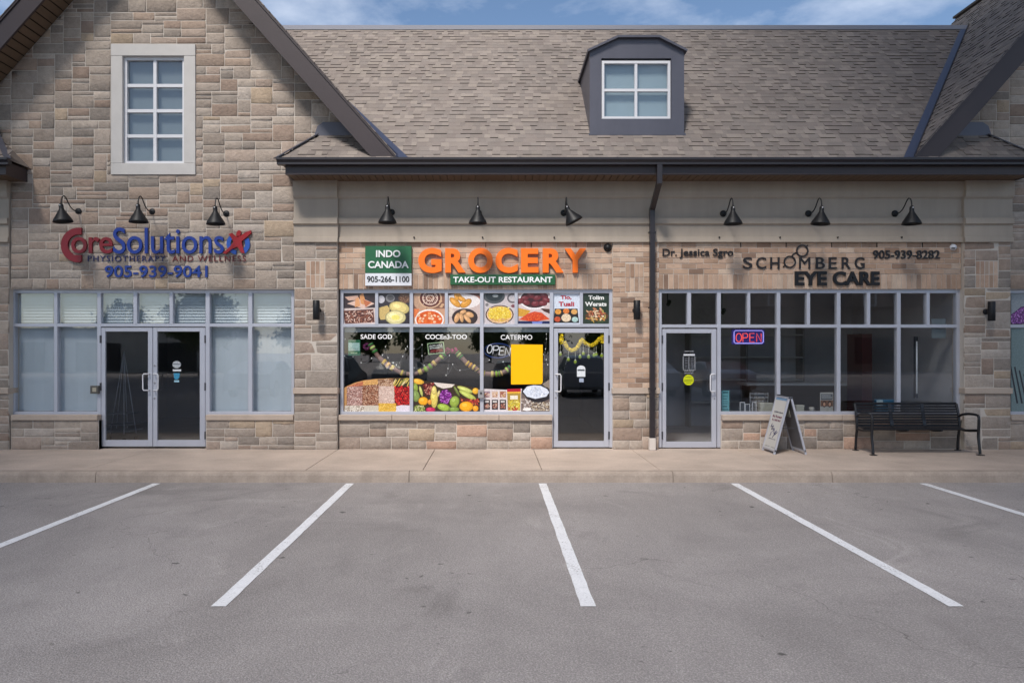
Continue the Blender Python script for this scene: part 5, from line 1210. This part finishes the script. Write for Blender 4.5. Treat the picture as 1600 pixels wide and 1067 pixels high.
# blinds of the physiotherapy shop
nm = ['first', 'second', 'third', 'fourth', 'fifth', 'sixth', 'seventh']
YBL = .24
for i, (a, b) in enumerate(tm):
    r_ = empty('slatted_blind', (X((a + b) / 2, YBL), YBL, Z(506, YBL)), 'white slatted blind in the %s transom pane from the left, physiotherapy shopfront' % nm[i], 'blind', 'slatted blinds in the transom panes')
    k = MB(); z0, z1 = Z(507, YBL), Z(457, YBL); n = 11
    for j in range(n):
        zc = z0 + (z1 - z0) * (j + .5) / n; h = (z1 - z0) / n * .8; k.poly([(X(a + 1.5, YBL), YBL - .012, zc - h), (X(b - .5, YBL), YBL - .012, zc - h), (X(b - .5, YBL), YBL + .02, zc + h), (X(a + 1.5, YBL), YBL + .02, zc + h)], C(206, 218, 224))
    k.build('slats', mat('blind_slat', C(206, 216, 222), .6) if i == 0 else bpy.data.materials['blind_slat'], r_)
    if i != 3:
        k = MB(); k.tube([(X(a + 3, YBL) , YBL - .05, Z(459, YBL)), (X(a + 3.8, YBL), YBL - .05, Z(495, YBL)), (X(a + 4.5, YBL), YBL - .05, Z(503, YBL))], .007, 6, C(70, 74, 80)); k.build('wand', M_vc, r_)
for i, (a, b) in enumerate(big):
    r_ = empty('roller_shade', (X((a + b) / 2, YBL), YBL, Z(641, YBL)), ('white roller shade filling the large pane at the far left edge', 'white roller shade in the large pane beside the entry keypad', 'white roller shade in the large pane just right of the double door', 'white roller shade in the large pane next to the stone pilaster')[i], 'roller shade', 'lowered roller shades of the physiotherapy shop')
    k = MB(); zb = 641.5 if i != 2 else 644; n = 12
    for j in range(n):
        u0, u1 = X(a + 1.8, YBL) + (X(b, YBL) - X(a + 1.8, YBL)) * j / n, X(a + 1.8, YBL) + (X(b, YBL) - X(a + 1.8, YBL)) * (j + 1) / n; yo = .004 * math.sin(j * 1.3); y2 = .004 * math.sin((j + 1) * 1.3)
        k.poly([(u0, YBL + yo, Z(zb, YBL)), (u1, YBL + y2, Z(zb, YBL)), (u1, YBL + y2, Z(509, YBL)), (u0, YBL + yo, Z(509, YBL))], (1, 1, 1), True)
    k.build('fabric', M_blind, r_); k = MB(); k.tube([(X(a + 2, YBL), YBL, Z(zb, YBL)), (X(b, YBL), YBL, Z(zb, YBL))], .008, 6); k.build('hem_bar', M_white, r_)

# pyramid frame and cart behind the double door
yr = 1.2
r_ = empty('display_stand', (X(196, yr), yr, SW), 'thin metal pyramid stand on wheels behind the double door', 'stand')
def s1(x_, y_, y=yr): return (X(155 + x_ / 5.618, y), y, Z(510 + y_ / 5.618, y))
sc_ = 1
ap = s1(218, 215)
for bx, by, dy in ((95, 945, -.0), (218, 945, -.35), (325, 935, .0), (250, 930, .35), (150, 900, .3)):
    k = MB(); q = s1(bx, by, yr + dy); k.tube([ap, q], .008, 6, C(150, 160, 162)); k.build('rod', M_alu, r_)
for zy, c_ in ((760, C(110, 112, 116)), (855, C(90, 92, 96)), (910, C(120, 122, 124))):
    k = MB(); f = (zy - 215) / 730; a, b = s1(218 - 125 * f, zy), s1(218 + 108 * f, zy); k.box(a[0], b[0], yr - .28 * f, yr + .28 * f, a[2] - .012, a[2] + .012, c_); k.build('shelf', M_vc, r_)
for x_, dy in ((95, 0), (325, 0), (218, -.35)):
    q = s1(x_, 945, yr + dy); k = MB(); k.lathe([(0, .02), (.04, .02), (.04, -.02), (0, -.02)], Matrix.Translation((q[0], q[1], SW + .05)) @ Matrix.Rotation(R(90), 4, 'Y'), 14, C(30, 30, 32)); k.build('wheel', M_black, r_)

# ------------------------------------------------------------------ eye care window display
yl = .40; zl = Z(645, .2) + .001
def item(name, label, cat, px0, px1, py0, y=.34): return empty(name, (X((px0 + px1) / 2, y), y, zl), label, cat), X(px0, y), X(px1, y), Z(py0, y), y
r_, a, b, zt, y_ = item('leaflet', 'tall pale blue leaflet at the left end of the eye care window ledge', 'leaflet', 1127.5, 1139.5, 610)
k = MB(); k.box(a, b, y_, y_ + .004, zl, zt, C(110, 170, 178)); k.build('card', M_paper, r_)
k = MB(); h = zt - zl
for j, (f, g_) in enumerate(((.88, .06), (.72, .03), (.6, .03), (.48, .03), (.38, .03), (.24, .05), (.1, .04))): k.box(a + .02, b - .02 - (j % 3) * .01, y_ - .001, y_, zl + h * f, zl + h * (f + g_), C(50, 90, 100))
k.build('print', M_paper, r_)
r_, a, b, zt, y_ = item('glasses_rack', 'small wire rack with rows of spectacles in the eye care window', 'rack', 1172, 1200, 613, .5)
for j in range(5): k = MB(); z_ = zl + (zt - zl) * (j + .5) / 5; k.tube([(a, y_, z_), (b, y_, z_)], .004, 5, C(150, 154, 160)); k.build('rail', M_vc, r_)
for i in range(2): k = MB(); x_ = (a, b)[i]; k.tube([(x_, y_, zl), (x_, y_, zt)], .006, 6, C(150, 154, 160)); k.build('post', M_vc, r_)
for j in range(5):
    for i in range(5):
        k = MB(); x_ = a + (b - a) * (i + .5) / 5; z_ = zl + (zt - zl) * (j + .5) / 5 + .018
        for s__ in (-1, 1): k.tube([(x_ + s__ * .013 + .009 * math.cos(R(t)), y_ - .01, z_ + .009 * math.sin(R(t))) for t in range(0, 361, 60)], .002, 4, C(190, 190, 196))
        k.build('spectacles', M_vc, r_)
for (p0, p1, py, lb) in ((1188, 1208, 629.5, 'plain cream box in the eye care window left of the sandwich board'), (1244.5, 1256.5, 633, 'plain cream box in the eye care window right of the sandwich board')):
    r_, a, b, zt, y_ = item('box', lb, 'box', p0, p1, py, .3)
    k = MB(); k.bbox(a, b, y_, y_ + .12, zl, zt - .01, C(170, 168, 156), .003); k.build('body', M_paper, r_); k = MB(); k.bbox(a - .004, b + .004, y_ - .004, y_ + .124, zt - .03, zt, C(176, 174, 164), .002); k.build('lid', M_paper, r_)
r_, a, b, zt, y_ = item('cup', 'small pale cup on the eye care window ledge', 'cup', 1266, 1274, 636.5, .3)
k = MB(); w_ = (b - a) / 2; h = zt - zl; k.lathe([(0, 0), (w_ * .75, 0), (w_, h), (w_ * .92, h), (w_ * .7, .01), (0, .01)], Matrix.Translation(((a + b) / 2, y_ + .05, zl)), 18, C(170, 166, 160)); k.build('bowl', M_vc, r_)
k = MB(); k.tube([((a + b) / 2 + w_ * .9 + .02 * math.sin(R(t)), y_ + .05, zl + h * .5 + .02 * math.cos(R(t))) for t in range(0, 181, 30)], .004, 6, C(170, 166, 160)); k.build('handle', M_vc, r_)
r_, a, b, zt, y_ = item('display_card', 'upright card with a photo of two people wearing glasses', 'display card', 1281.5, 1302, 613)
k = MB(); k.box(a, b, y_, y_ + .005, zl, zt, C(176, 174, 168)); k.build('card', M_paper, r_)
k = MB(); h = zt - zl; w_ = b - a
for j, (x0, x1, f0, f1, c_) in enumerate(((.05, .95, .62, .92, C(96, 100, 104)), (.1, .9, .72, .76, C(180, 180, 180)), (.1, .8, .82, .86, C(180, 180, 180)), (.03, .97, .3, .6, C(120, 84, 60)))): k.box(a + w_ * x0, a + w_ * x1, y_ - .001 - j * .0006, y_, zl + h * f0, zl + h * f1, c_)
for q, c_ in ((.3, C(70, 44, 30)), (.72, C(44, 34, 30))): k.prism([(a + w_ * q + .035 * math.cos(R(t)), zl + h * .42 + .06 * math.sin(R(t))) for t in range(0, 360, 30)], y_ - .006, y_ - .005, c_); k.prism([(a + w_ * q + .022 * math.cos(R(t)), zl + h * .4 + .035 * math.sin(R(t))) for t in range(0, 360, 30)], y_ - .007, y_ - .006, C(196, 150, 120))
k.build('print', M_paper, r_)
for n_, (p0, p1, p2, lb) in enumerate(((1156, 1164, 628, 'small white photo frame stacked low at the left of the spectacle rack'), (1164, 1172, 631, 'lower white frame beside the spectacle rack'), (1175, 1182, 628, 'thin white frame in front of the spectacle rack'))):
    r_, a, b, zt, y_ = item('picture_frame', lb, 'picture frame', p0, p1, p2, .3)
    k = MB(); ring(k, a, b, zl, zt, y_, y_ + .01, .012, C(190, 192, 196)); k.build('frame', M_vc, r_); k = MB(); k.box(a + .01, b - .01, y_ + .004, y_ + .007, zl + .01, zt - .01, C(70, 74, 80)); k.build('picture', M_paper, r_)
r_, a, b, zt, y_ = item('leaflet_box', 'blue and white leaflet box behind the bench', 'box', 1369, 1399, 624)
k = MB(); k.bbox(a, b, y_, y_ + .07, zl, zt, C(50, 100, 130), .003); k.build('body', M_paper, r_); k = MB(); k.box(a + .01, a + .12, y_ - .002, y_, zl + .12, zt - .01, C(170, 190, 196)); k.build('label', M_paper, r_)
flat('notice', 'blank white sheet stuck high in the last eye care pane', 'paper sheet', [(R4(1455.5, 1478, 498, 528), C(120, 130, 134))], .16, M_paper)
r_ = empty('light_tube', (X(1432, .8), .8, Z(622, .8)), 'slim vertical light strip inside the last eye care pane', 'light')
k = MB(); k.tube([(X(1432.5, .8), .8, Z(533, .8)), (X(1432.5, .8), .8, Z(615, .8))], .012, 8, (1, 1, 1)); k.build('tube', mat('lit_strip', (.7, .75, .8), .5, emit=.08), r_)
k = MB(); k.box(X(1432.5, .8) - .03, X(1432.5, .8) + .03, .815, .85, Z(622, .8), Z(526, .8), C(70, 72, 78)); k.build('mount', M_vc, r_)
for i, (px, py, lb) in enumerate(((1044, 476, 'tiny lit ceiling spot seen in the transom above the eye care door'), (1129, 489, 'tiny lit ceiling spot seen in the third transom pane of the eye care shop'))):
    y_ = 2.2; r_ = empty('ceiling_spotlight', (X(px, y_), y_, Z(py, y_)), lb, 'spotlight'); k = MB(); c_ = Vector((X(px, y_), y_, Z(py, y_)))
    k.lathe([(0, 0), (.028, 0), (.03, .03)], Matrix.Translation(c_) @ Matrix.Rotation(R(60), 4, 'X'), 12, (1, 1, 1)); k.build('lens', mat('lit_spot', (1, .9, .7), .5, emit=3.0) if i == 0 else bpy.data.materials['lit_spot'], r_)
    k = MB(); k.lathe([(.031, -.002), (.04, 0), (.04, .12), (0, .12)], Matrix.Translation(c_) @ Matrix.Rotation(R(60), 4, 'X'), 12, C(40, 40, 40)); k.tube([c_ + Vector((0, .05, .05)), Vector((c_.x, c_.y + .05, 3.36))], .01, 6, C(40, 40, 40)); k.build('housing', M_vc, r_)
# flower film in the window at the right edge
r_ = Paint((1580, 1640, 511, 643), ((1480, 360), 3.558), 3.558, seed=21) if False else None
P = Paint((1580, 1640, 458, 506), (1480, 360), 3.558, seed=21); P.bg(C(150, 156, 160)); P.add([(338, 520), (350, 470), (380, 450), (410, 425), (440, 420), (520, 440), (570, 500), (570, 525), (338, 525)], C(92, 40, 104)); P.grains([(340, 520), (352, 475), (385, 452), (412, 430), (440, 425), (520, 445), (560, 500), (560, 522)], 13, 7, 6, [C(150, 84, 164), C(186, 130, 196), C(110, 56, 124)])
P.done('purple flower film in the transom pane at the right edge')
P = Paint((1580, 1640, 511, 643), (1480, 360), 3.558, seed=22); P.bg(C(120, 138, 138))
for i in range(7): x0_ = 345 + i * 26; P.add([(x0_, 740 + i * 20), (x0_ + 8, 736 + i * 20), (x0_ + 50, 960), (x0_ + 40, 962)], C(52, 54, 60))
P.done('grey green film with dark stems in the large pane at the right edge')

# ------------------------------------------------------------------ sandwich board
YA0, YA1 = -.62, -.08
r_ = empty('sandwich_board', (4.93, -.35, SW), 'white sandwich board with blurred dark print standing on the sidewalk', 'sandwich board')
ztop = 1.10; xa_ = 4.93
def slab(xb, side):
    def pp(f, y, off=0.0): x_ = xb + (xa_ + side * .015 - xb) * f; return Vector((x_ + side * off, y, SW + (ztop - SW) * f))
    return pp
for xb, side, nm_ in ((4.665, -1, 'front_board'), (5.19, 1, 'rear_board')):
    pp = slab(xb, side); k = MB(); gcol = C(176, 176, 180)
    k.bar(pp(0, YA0 + .015), pp(1, YA0 + .015), .03, .03, gcol, up=(0, 1, 0)); k.bar(pp(0, YA1 - .015), pp(1, YA1 - .015), .03, .03, gcol, up=(0, 1, 0)); k.bar(pp(.985, YA0), pp(.985, YA1), .03, .03, gcol); k.bar(pp(.06, YA0), pp(.06, YA1), .025, .03, gcol)
    o = k.build(nm_, M_alu, r_)
    k = MB(); a, b, c_, d = pp(.07, YA0 + .03, .004), pp(.07, YA1 - .03, .004), pp(.975, YA1 - .03, .004), pp(.975, YA0 + .03, .004)
    a2, b2, c2, d2 = [q - Vector((side * .008, 0, 0)) for q in (a, b, c_, d)]
    wc = C(196, 194, 190); k.poly([a, b, c_, d], wc); k.poly([a2, b2, c2, d2], C(120, 120, 124))
    for q1, q2, q3, q4 in ((a, b, b2, a2), (b, c_, c2, b2), (c_, d, d2, c2), (d, a, a2, d2)): k.poly([q1, q2, q3, q4], wc)
    pn = k.build('panel', M_paper, r_)
    if side < 0:
        k = MB(); rr = random.Random(5)
        def mark(u0, u1, f0, f1, col):   # u: 0 at the far side .. 1 near
            ys = lambda u: YA1 - .03 + (YA0 - YA1 + .06) * u
            k.poly([pp(f0, ys(u0), .0052), pp(f0, ys(u1), .0052), pp(f1, ys(u1), .0052), pp(f1, ys(u0), .0052)], col)
        mark(.0, 1, .925, .97, C(120, 150, 180))
        for f, h_, n_, u0, u1, col in ((.70, .028, 7, .14, .92, C(84, 84, 96)), (.615, .045, 6, .1, .92, C(112, 66, 84)), (.555, .035, 6, .12, .9, C(120, 76, 92)), (.235, .018, 8, .25, .85, C(96, 96, 106)), (.10, .012, 10, .08, .5, C(110, 110, 116)), (.10, .012, 10, .62, .95, C(110, 110, 116))):
            w_ = (u1 - u0) / n_
            for i in range(n_): mark(u0 + i * w_, u0 + i * w_ + w_ * rr.uniform(.55, .85), f, f + h_ * rr.uniform(.7, 1), vary(col, .15))
        def script(pts):
            ys = lambda u: YA1 - .03 + (YA0 - YA1 + .06) * u
            k.tube(smooth([pp(f, ys(u), .007) for u, f in pts], 5), .006, 5, C(92, 90, 116))
        script([(.25, .50), (.2, .44), (.4, .47), (.3, .40), (.5, .43), (.45, .37)]); script([(.55, .42), (.6, .34), (.75, .40), (.65, .32), (.85, .38)]); script([(.35, .36), (.3, .28)]); script([(.65, .33), (.55, .27)])
        k.build('print', M_paper, r_)
k = MB(); k.bar((xa_, YA0 + .02, ztop + .005), (xa_, YA1 - .02, ztop + .005), .05, .02, C(40, 42, 50)); k.build('hinge_strip', M_vc, r_)
for y_ in (YA0 + .03, YA1 - .03):
    k = MB(); k.bar((xa_ - .12, y_, .58), (xa_ + .12, y_, .58), .012, .012, C(60, 60, 64)); k.build('stay', M_vc, r_)
reg_ = empty('paper_bundle', (5.03, -.3, .62), 'pale plastic sleeve hung inside the top of the sandwich board', 'plastic sleeve')
k = MB()
for i in range(6):
    z0 = .76 + i * .045; x0 = 5.13 - (z0 - SW) / (ztop - SW) * .2 - .035; k.poly([(x0 - .01 * (i % 2), YA0 + .06, z0), (x0 - .02, YA1 - .06, z0 + .01), (x0 - .012 - .01 * ((i + 1) % 2), YA1 - .06, z0 + .05), (x0 - .01, YA0 + .06, z0 + .05)], C(170, 170, 160))
k.build('sleeve', M_paper, reg_)

# ------------------------------------------------------------------ bench
bx0, bx1 = 6.26, 8.02
r_ = empty('park_bench', ((bx0 + bx1) / 2, -.39, SW), 'black metal slatted bench standing against the stone apron', 'bench')
BC = C(27, 27, 31); zs0 = SW
def bench_side(x):
    k = MB(); k.tube(smooth([(x, -.12, zs0 + .02), (x, -.135, zs0 + .2), (x, -.17, zs0 + .40), (x, -.15, zs0 + .6), (x, -.085, zs0 + .80)], 5), .022, 8, BC); k.box(x - .04, x + .04, -.16, -.08, zs0, zs0 + .012, BC); k.build('rear_leg', M_bench, r_)
    k = MB(); k.tube(smooth([(x, -.70, zs0 + .02), (x, -.685, zs0 + .12), (x, -.655, zs0 + .3), (x, -.665, zs0 + .48), (x, -.67, zs0 + .60)], 5), .022, 8, BC); k.box(x - .045, x + .045, -.75, -.66, zs0, zs0 + .012, BC); k.build('front_leg', M_bench, r_)
    k = MB(); k.tube(smooth([(x, -.67, zs0 + .56), (x, -.66, zs0 + .63), (x, -.60, zs0 + .655), (x, -.4, zs0 + .655), (x, -.22, zs0 + .62), (x, -.14, zs0 + .57)], 5), .021, 8, BC); k.build('armrest', M_bench, r_)
    k = MB(); k.tube(smooth([(x, -.66, zs0 + .40), (x, -.5, zs0 + .38), (x, -.3, zs0 + .365), (x, -.17, zs0 + .38)], 4), .02, 8, BC); k.build('seat_rail', M_bench, r_)
for x_ in (bx0 - .0, bx1 + .0): bench_side(x_)
for i in range(10):
    y_ = -.665 + i * .052; z_ = zs0 + .415 - .03 * math.sin(i / 9 * math.pi) ; k = MB(); k.bbox(bx0 + .015, bx1 - .015, y_, y_ + .042, z_, z_ + .009, BC, .002); k.build('seat_slat', M_bench, r_)
for i in range(9):
    f = i / 8; z_ = zs0 + .44 + f * .355; y_ = -.165 + .09 * f ** 1.6; k = MB()
    k.bar((bx0 + .015, y_, z_), (bx1 - .015, y_, z_), .010, .034, BC); k.build('back_slat', M_bench, r_)
for x_ in (bx0 + .6, bx1 - .6):
    k = MB(); k.tube(smooth([(x_, -.66, zs0 + .40), (x_, -.4, zs0 + .37), (x_, -.2, zs0 + .40), (x_, -.15, zs0 + .46), (x_, -.12, zs0 + .6), (x_, -.065, zs0 + .80)], 4), .014, 6, BC, rs=None); k.bar((x_, -.178, zs0 + .44), (x_, -.085, zs0 + .8), .06, .008, BC, up=(0, 1, .2)); k.build('support_strap', M_bench, r_)
k = MB(); k.bar((bx0, -.075, zs0 + .81), (bx1, -.075, zs0 + .81), .03, .03, BC); k.build('top_rail', M_bench, r_)

# ------------------------------------------------------------------ across the parking lot, mirrored in the glass
def tree(x, y, h, rad, seed, label, base=3.0, nl=70, ls=1.0):
    r = random.Random(seed); root = empty('tree', (x, y, 0), label, 'tree', 'trees around the parking lot')
    k = MB(); top = Vector((x + r.uniform(-.3, .3), y, h * .62)); k.tube([(x, y, 0), (x + .05, y, h * .2), (x - .04, y, h * .4), tuple(top)], .2, 9, C(86, 74, 62), rs=[.24, .2, .16, .09])
    cen = []
    for i in range(15):
        a = r.uniform(0, 6.28); e = r.uniform(.1, 1.2); d = Vector((math.cos(a) * math.cos(e), math.sin(a) * math.cos(e), math.sin(e))); zb = h * r.uniform(.3, .55)
        p0 = Vector((x, y, zb)); p1 = Vector((x, y, (base + h) / 2)) + Vector((d.x * rad * .75, d.y * rad * .75, (d.z - .5) * (h - base) * .5)); k.tube([p0, p0.lerp(p1, .5) + Vector((0, 0, .2)), p1], .05, 5, C(86, 74, 62), rs=[.08, .05, .02]); cen.append(p1)
    k.build('trunk', M_bark, root); k = MB()
    for i in range(90):
        a = r.uniform(0, 6.28); u = r.uniform(-1, 1); q = r.uniform(.45, 1.0) ** .6; s__ = math.sqrt(1 - u * u)
        cen.append(Vector((x + math.cos(a) * s__ * rad * q, y + math.sin(a) * s__ * rad * q, (base + h) / 2 + u * (h - base) / 2 * q)))
    for c_ in cen:
        cl_ = vary(C(78, 96, 52), .3, r)
        for j in range(nl):
            p = c_ + Vector((r.gauss(0, .42), r.gauss(0, .42), r.gauss(0, .34))) * (rad / 3.2); n = Vector((r.uniform(-1, 1), r.uniform(-1, 1), r.uniform(-.2, 1))).normalized(); t = n.cross(Vector((r.uniform(-1, 1), r.uniform(-1, 1), .3))).normalized(); b_ = n.cross(t); s__ = r.uniform(.10, .2) * ls
            k.poly([p - t * s__, p + b_ * s__ * .5, p + t * s__, p - b_ * s__ * .5], vary(cl_, .15, r))
    k.build('crown', M_leaf, root)
def car(x, y, col, label, rot=0.0, suv=False):
    root = empty('parked_car', (x, y, 0), label, 'car', 'cars parked across the lot'); root.rotation_euler = (0, 0, rot)
    hgt = 1.68 if suv else 1.42; L_ = 4.5; W2 = .9
    prof = [(-2.2, .35), (-2.25, .62), (-2.1, .84), (-1.2, .98), (-.95, 1.02), (-.35, hgt - .06), (.1, hgt), (1.0, hgt - .03), (1.55, hgt - .3 if not suv else hgt - .12), (2.0, 1.02), (2.22, .95), (2.25, .45), (2.1, .32)]
    def build(nm_, mb, mt):
        o = mb.build(nm_, mt, None, origin=(0, 0, 0)); o.parent = root; o.location = (0, 0, 0); return o
    k = MB(); n = len(prof); rows = []
    for s__, w_, ins in ((-1, W2, 0), (1, W2, 0)): rows.append([(p[0], s__ * (w_ - max(0, p[1] - 1.0) * .42), p[1]) for p in prof])
    b = len(k.v); k.v += rows[0] + rows[1]; k.grid(tuple(b + i for i in range(n)), col); k.grid(tuple(b + n + i for i in reversed(range(n))), col)
    for i in range(n): j = (i + 1) % n; k.grid((b + i, b + n + i, b + n + j, b + j), col)
    build('body', k, M_car2 if x > 0 else M_car)
    gk = C(24, 28, 32)
    for s__ in (-1, 1):
        k = MB(); yy = lambda z: s__ * (W2 - max(0, z - 1.0) * .42 + .004)
        for pl in ([(-.82, 1.06), (-.3, hgt - .12), (.12, hgt - .08), (.12, 1.06)], [(.2, 1.06), (.2, hgt - .08), (1.0, hgt - .11), (1.45, 1.08)]): k.poly([(a, yy(z), z) for a, z in pl], gk)
        build('side_window', k, M_black)
    k = MB(); k.poly([(-.93, -.78, 1.05), (-.93, .78, 1.05), (-.40, .62, hgt - .08), (-.40, -.62, hgt - .08)][::1], gk); build('windscreen', k, M_black)
    for wx in (-1.38, 1.38):
        for s__ in (-1, 1):
            k = MB(); k.lathe([(0, .0), (.2, 0), (.33, .01), (.34, .1), (.33, .2), (0, .2)], Matrix.Translation((wx, s__ * .92, .34)) @ Matrix.Rotation(R(90 * s__), 4, 'X') , 20, C(26, 26, 28)); w = build('wheel', k, M_vc)
    for s__ in (-1, 1): k = MB(); k.bbox(-2.23, -2.08, s__ * .62 - .18, s__ * .62 + .18, .66, .8, C(220, 222, 226), .02); build('headlight', k, M_white)
for i, (x_, c_, sv_, lb) in enumerate(((-9.6, C(170, 172, 178), False, 'silver hatchback parked behind'), (-6.6, C(56, 60, 70), True, 'dark grey off roader parked behind'), (-3.9, C(120, 124, 130), False, 'grey saloon parked behind'), (0.9, C(40, 48, 64), False, 'navy saloon parked behind'), (3.7, C(150, 154, 160), True, 'grey off roader parked behind'), (6.5, C(196, 198, 204), False, 'pale saloon parked behind'), (9.4, C(120, 30, 34), False, 'dark red saloon parked behind'))):
    car(x_, -17.6 - (i % 3) * .2, c_, lb, R(90), sv_)
rb = random.Random(4)
for i in range(17):
    tx = -78 + i * 9.5 + rb.uniform(-2, 2); th = rb.uniform(5.5, 9.5)
    tree(tx, -100 + rb.uniform(-8, 4), th, th * .48, 40 + i, 'distant tree, number %s from the left in the row beyond the lot' % ('one two three four five six seven eight nine ten eleven twelve thirteen fourteen fifteen sixteen seventeen'.split()[i]), base=1.0, nl=26, ls=2.2)
tree(-20.5, -38, 6.0, 2.4, 60, 'young tree in front of the low pale building', base=2.0)
tree(13.5, -36, 6.5, 2.2, 61, 'young tree in front of the tall building', base=2.2)
r_ = empty('building', (26, -50, 0), 'two storey stone building across the parking lot', 'building')
k = MB(); k.box(11, 46, -56, -50, 0, 5.6, C(120, 108, 98)); k.build('wall', M_int, r_)
k = MB(); k.prism([(10, 5.6), (47, 5.6), (44, 9.4), (13, 9.4)], -57, -49.4, C(84, 78, 74)); k.build('roof', M_int, r_)
for i in range(7): k = MB(); x_ = 14 + i * 4.8; k.box(x_ - 1.7, x_ + 1.7, -49.98, -49.92, .7, 3.0, C(40, 46, 54)); k.build('window', M_black, r_)
for i in range(4): k = MB(); x_ = 16 + i * 8.2; k.prism([(x_ - 2.2, 5.6), (x_ + 2.2, 5.6), (x_, 8.6)], -49.3, -52, C(130, 116, 104)); k.build('gable', M_int, r_); k = MB(); ring(k, x_ - .55, x_ + .55, 5.7, 7.0, -49.3, -49.22, .1, C(200, 200, 204), 2, 2, .06); k.build('window', M_white, r_)
r_ = empty('building', (-33, -48, 0), 'low pale building across the parking lot', 'building')
k = MB(); k.box(-50, -22.5, -56, -48, 0, 3.5, C(196, 194, 190)); k.build('wall', M_int, r_); k = MB(); k.box(-50.2, -22.3, -56.2, -47.8, 3.5, 3.75, C(90, 90, 92)); k.build('roof', M_int, r_)
for i in range(4): k = MB(); x_ = -46 + i * 6.4; k.box(x_ - 1.9, x_ + 1.9, -47.98, -47.94, .1, 2.5, C(60, 62, 66)); k.build('door', M_int, r_)

# dim fixtures inside the eye care shop
r_ = empty('display_shelf', (5.6, 3.7, SW), 'dim wall shelf with frames deep inside the eye care shop', 'shelf')
for i in range(4): k = MB(); k.box(4.4, 6.9, 3.5, 3.85, .7 + i * .5, .73 + i * .5, C(190, 188, 184)); k.build('shelf_board', M_int, r_)
for x_ in (4.38, 5.64, 6.9): k = MB(); k.box(x_, x_ + .04, 3.5, 3.88, SW, 2.5, C(150, 146, 140)); k.build('upright', M_int, r_)
r_ = empty('reception_desk', (6.3, 2.5, SW), 'dim reception desk inside the eye care shop', 'desk')
k = MB(); k.bbox(5.3, 7.4, 2.3, 2.8, SW, 1.15, C(110, 96, 84), .01); k.build('body', M_int, r_); k = MB(); k.bbox(5.2, 7.5, 2.2, 2.85, 1.15, 1.2, C(200, 198, 194), .01); k.build('top', M_int, r_)
r_ = empty('wall_panel', (4.3, 4.0, SW), 'tall dark red partition inside the eye care shop', 'partition')
k = MB(); k.box(7.25, 7.45, 1.6, 2.2, SW, 2.2, C(84, 44, 40)); k.build('panel', M_int, r_)

# unseen clouds added to darken the sides of the lot; sunlight falls between them
M_shade_cloud = mat('added_shade_cloud', (0.85, 0.86, 0.88), 1.0, spec=0.0, var=(.1, .05))
SH_ = Vector((sv.x / sv.z * 38.5, sv.y / sv.z * 38.5, 0))     # how far the added clouds stand towards the sun from what they shade
def added_shade_cloud(name, side, e0, e1, seed):
    '''e0/e1: where the edge of its shadow crosses the shop front and the lot 8 m in front of it'''
    r = random.Random(seed); k = MB(); n = 110; lo = 34.0
    for i in range(n):
        yg = -38 + 72 * ((i % 36) + .5) / 36; xe = e0 + (e1 - e0) * (-yg / 8.0); xe = max(-9.0, min(9.0, xe))
        if side * xe < side * (e1 * .6): xe = e1 * .6
        if i < 36: rad = r.uniform(2.2, 3.4); xg = xe + side * (rad + r.uniform(-.4, .6))
        else: rad = r.uniform(4.0, 7.5); xg = xe + side * (rad + 1.5 + r.uniform(0, lo))
        z_ = 40 + r.uniform(-1, 2.5); pr = []
        for a in range(0, 181, 15): q = 1 + .07 * math.sin(a * .11 + i); pr.append((rad * q * math.sin(R(a)), rad * .62 * q * math.cos(R(a))))
        k.lathe(pr[::-1], Matrix.Translation((xg + SH_.x, yg + SH_.y, z_)), 16, (.85, .86, .88))
    reg(k.build('added_shade_cloud', M_shade_cloud, origin=(side * 20 + SH_.x, SH_.y, 40)), name, kind='structure')
added_shade_cloud('unseen clouds added to shade the left side', -1, -5.4, -3.1, 1)
added_shade_cloud('unseen clouds added to shade the right side', 1, 4.6, 2.9, 2)
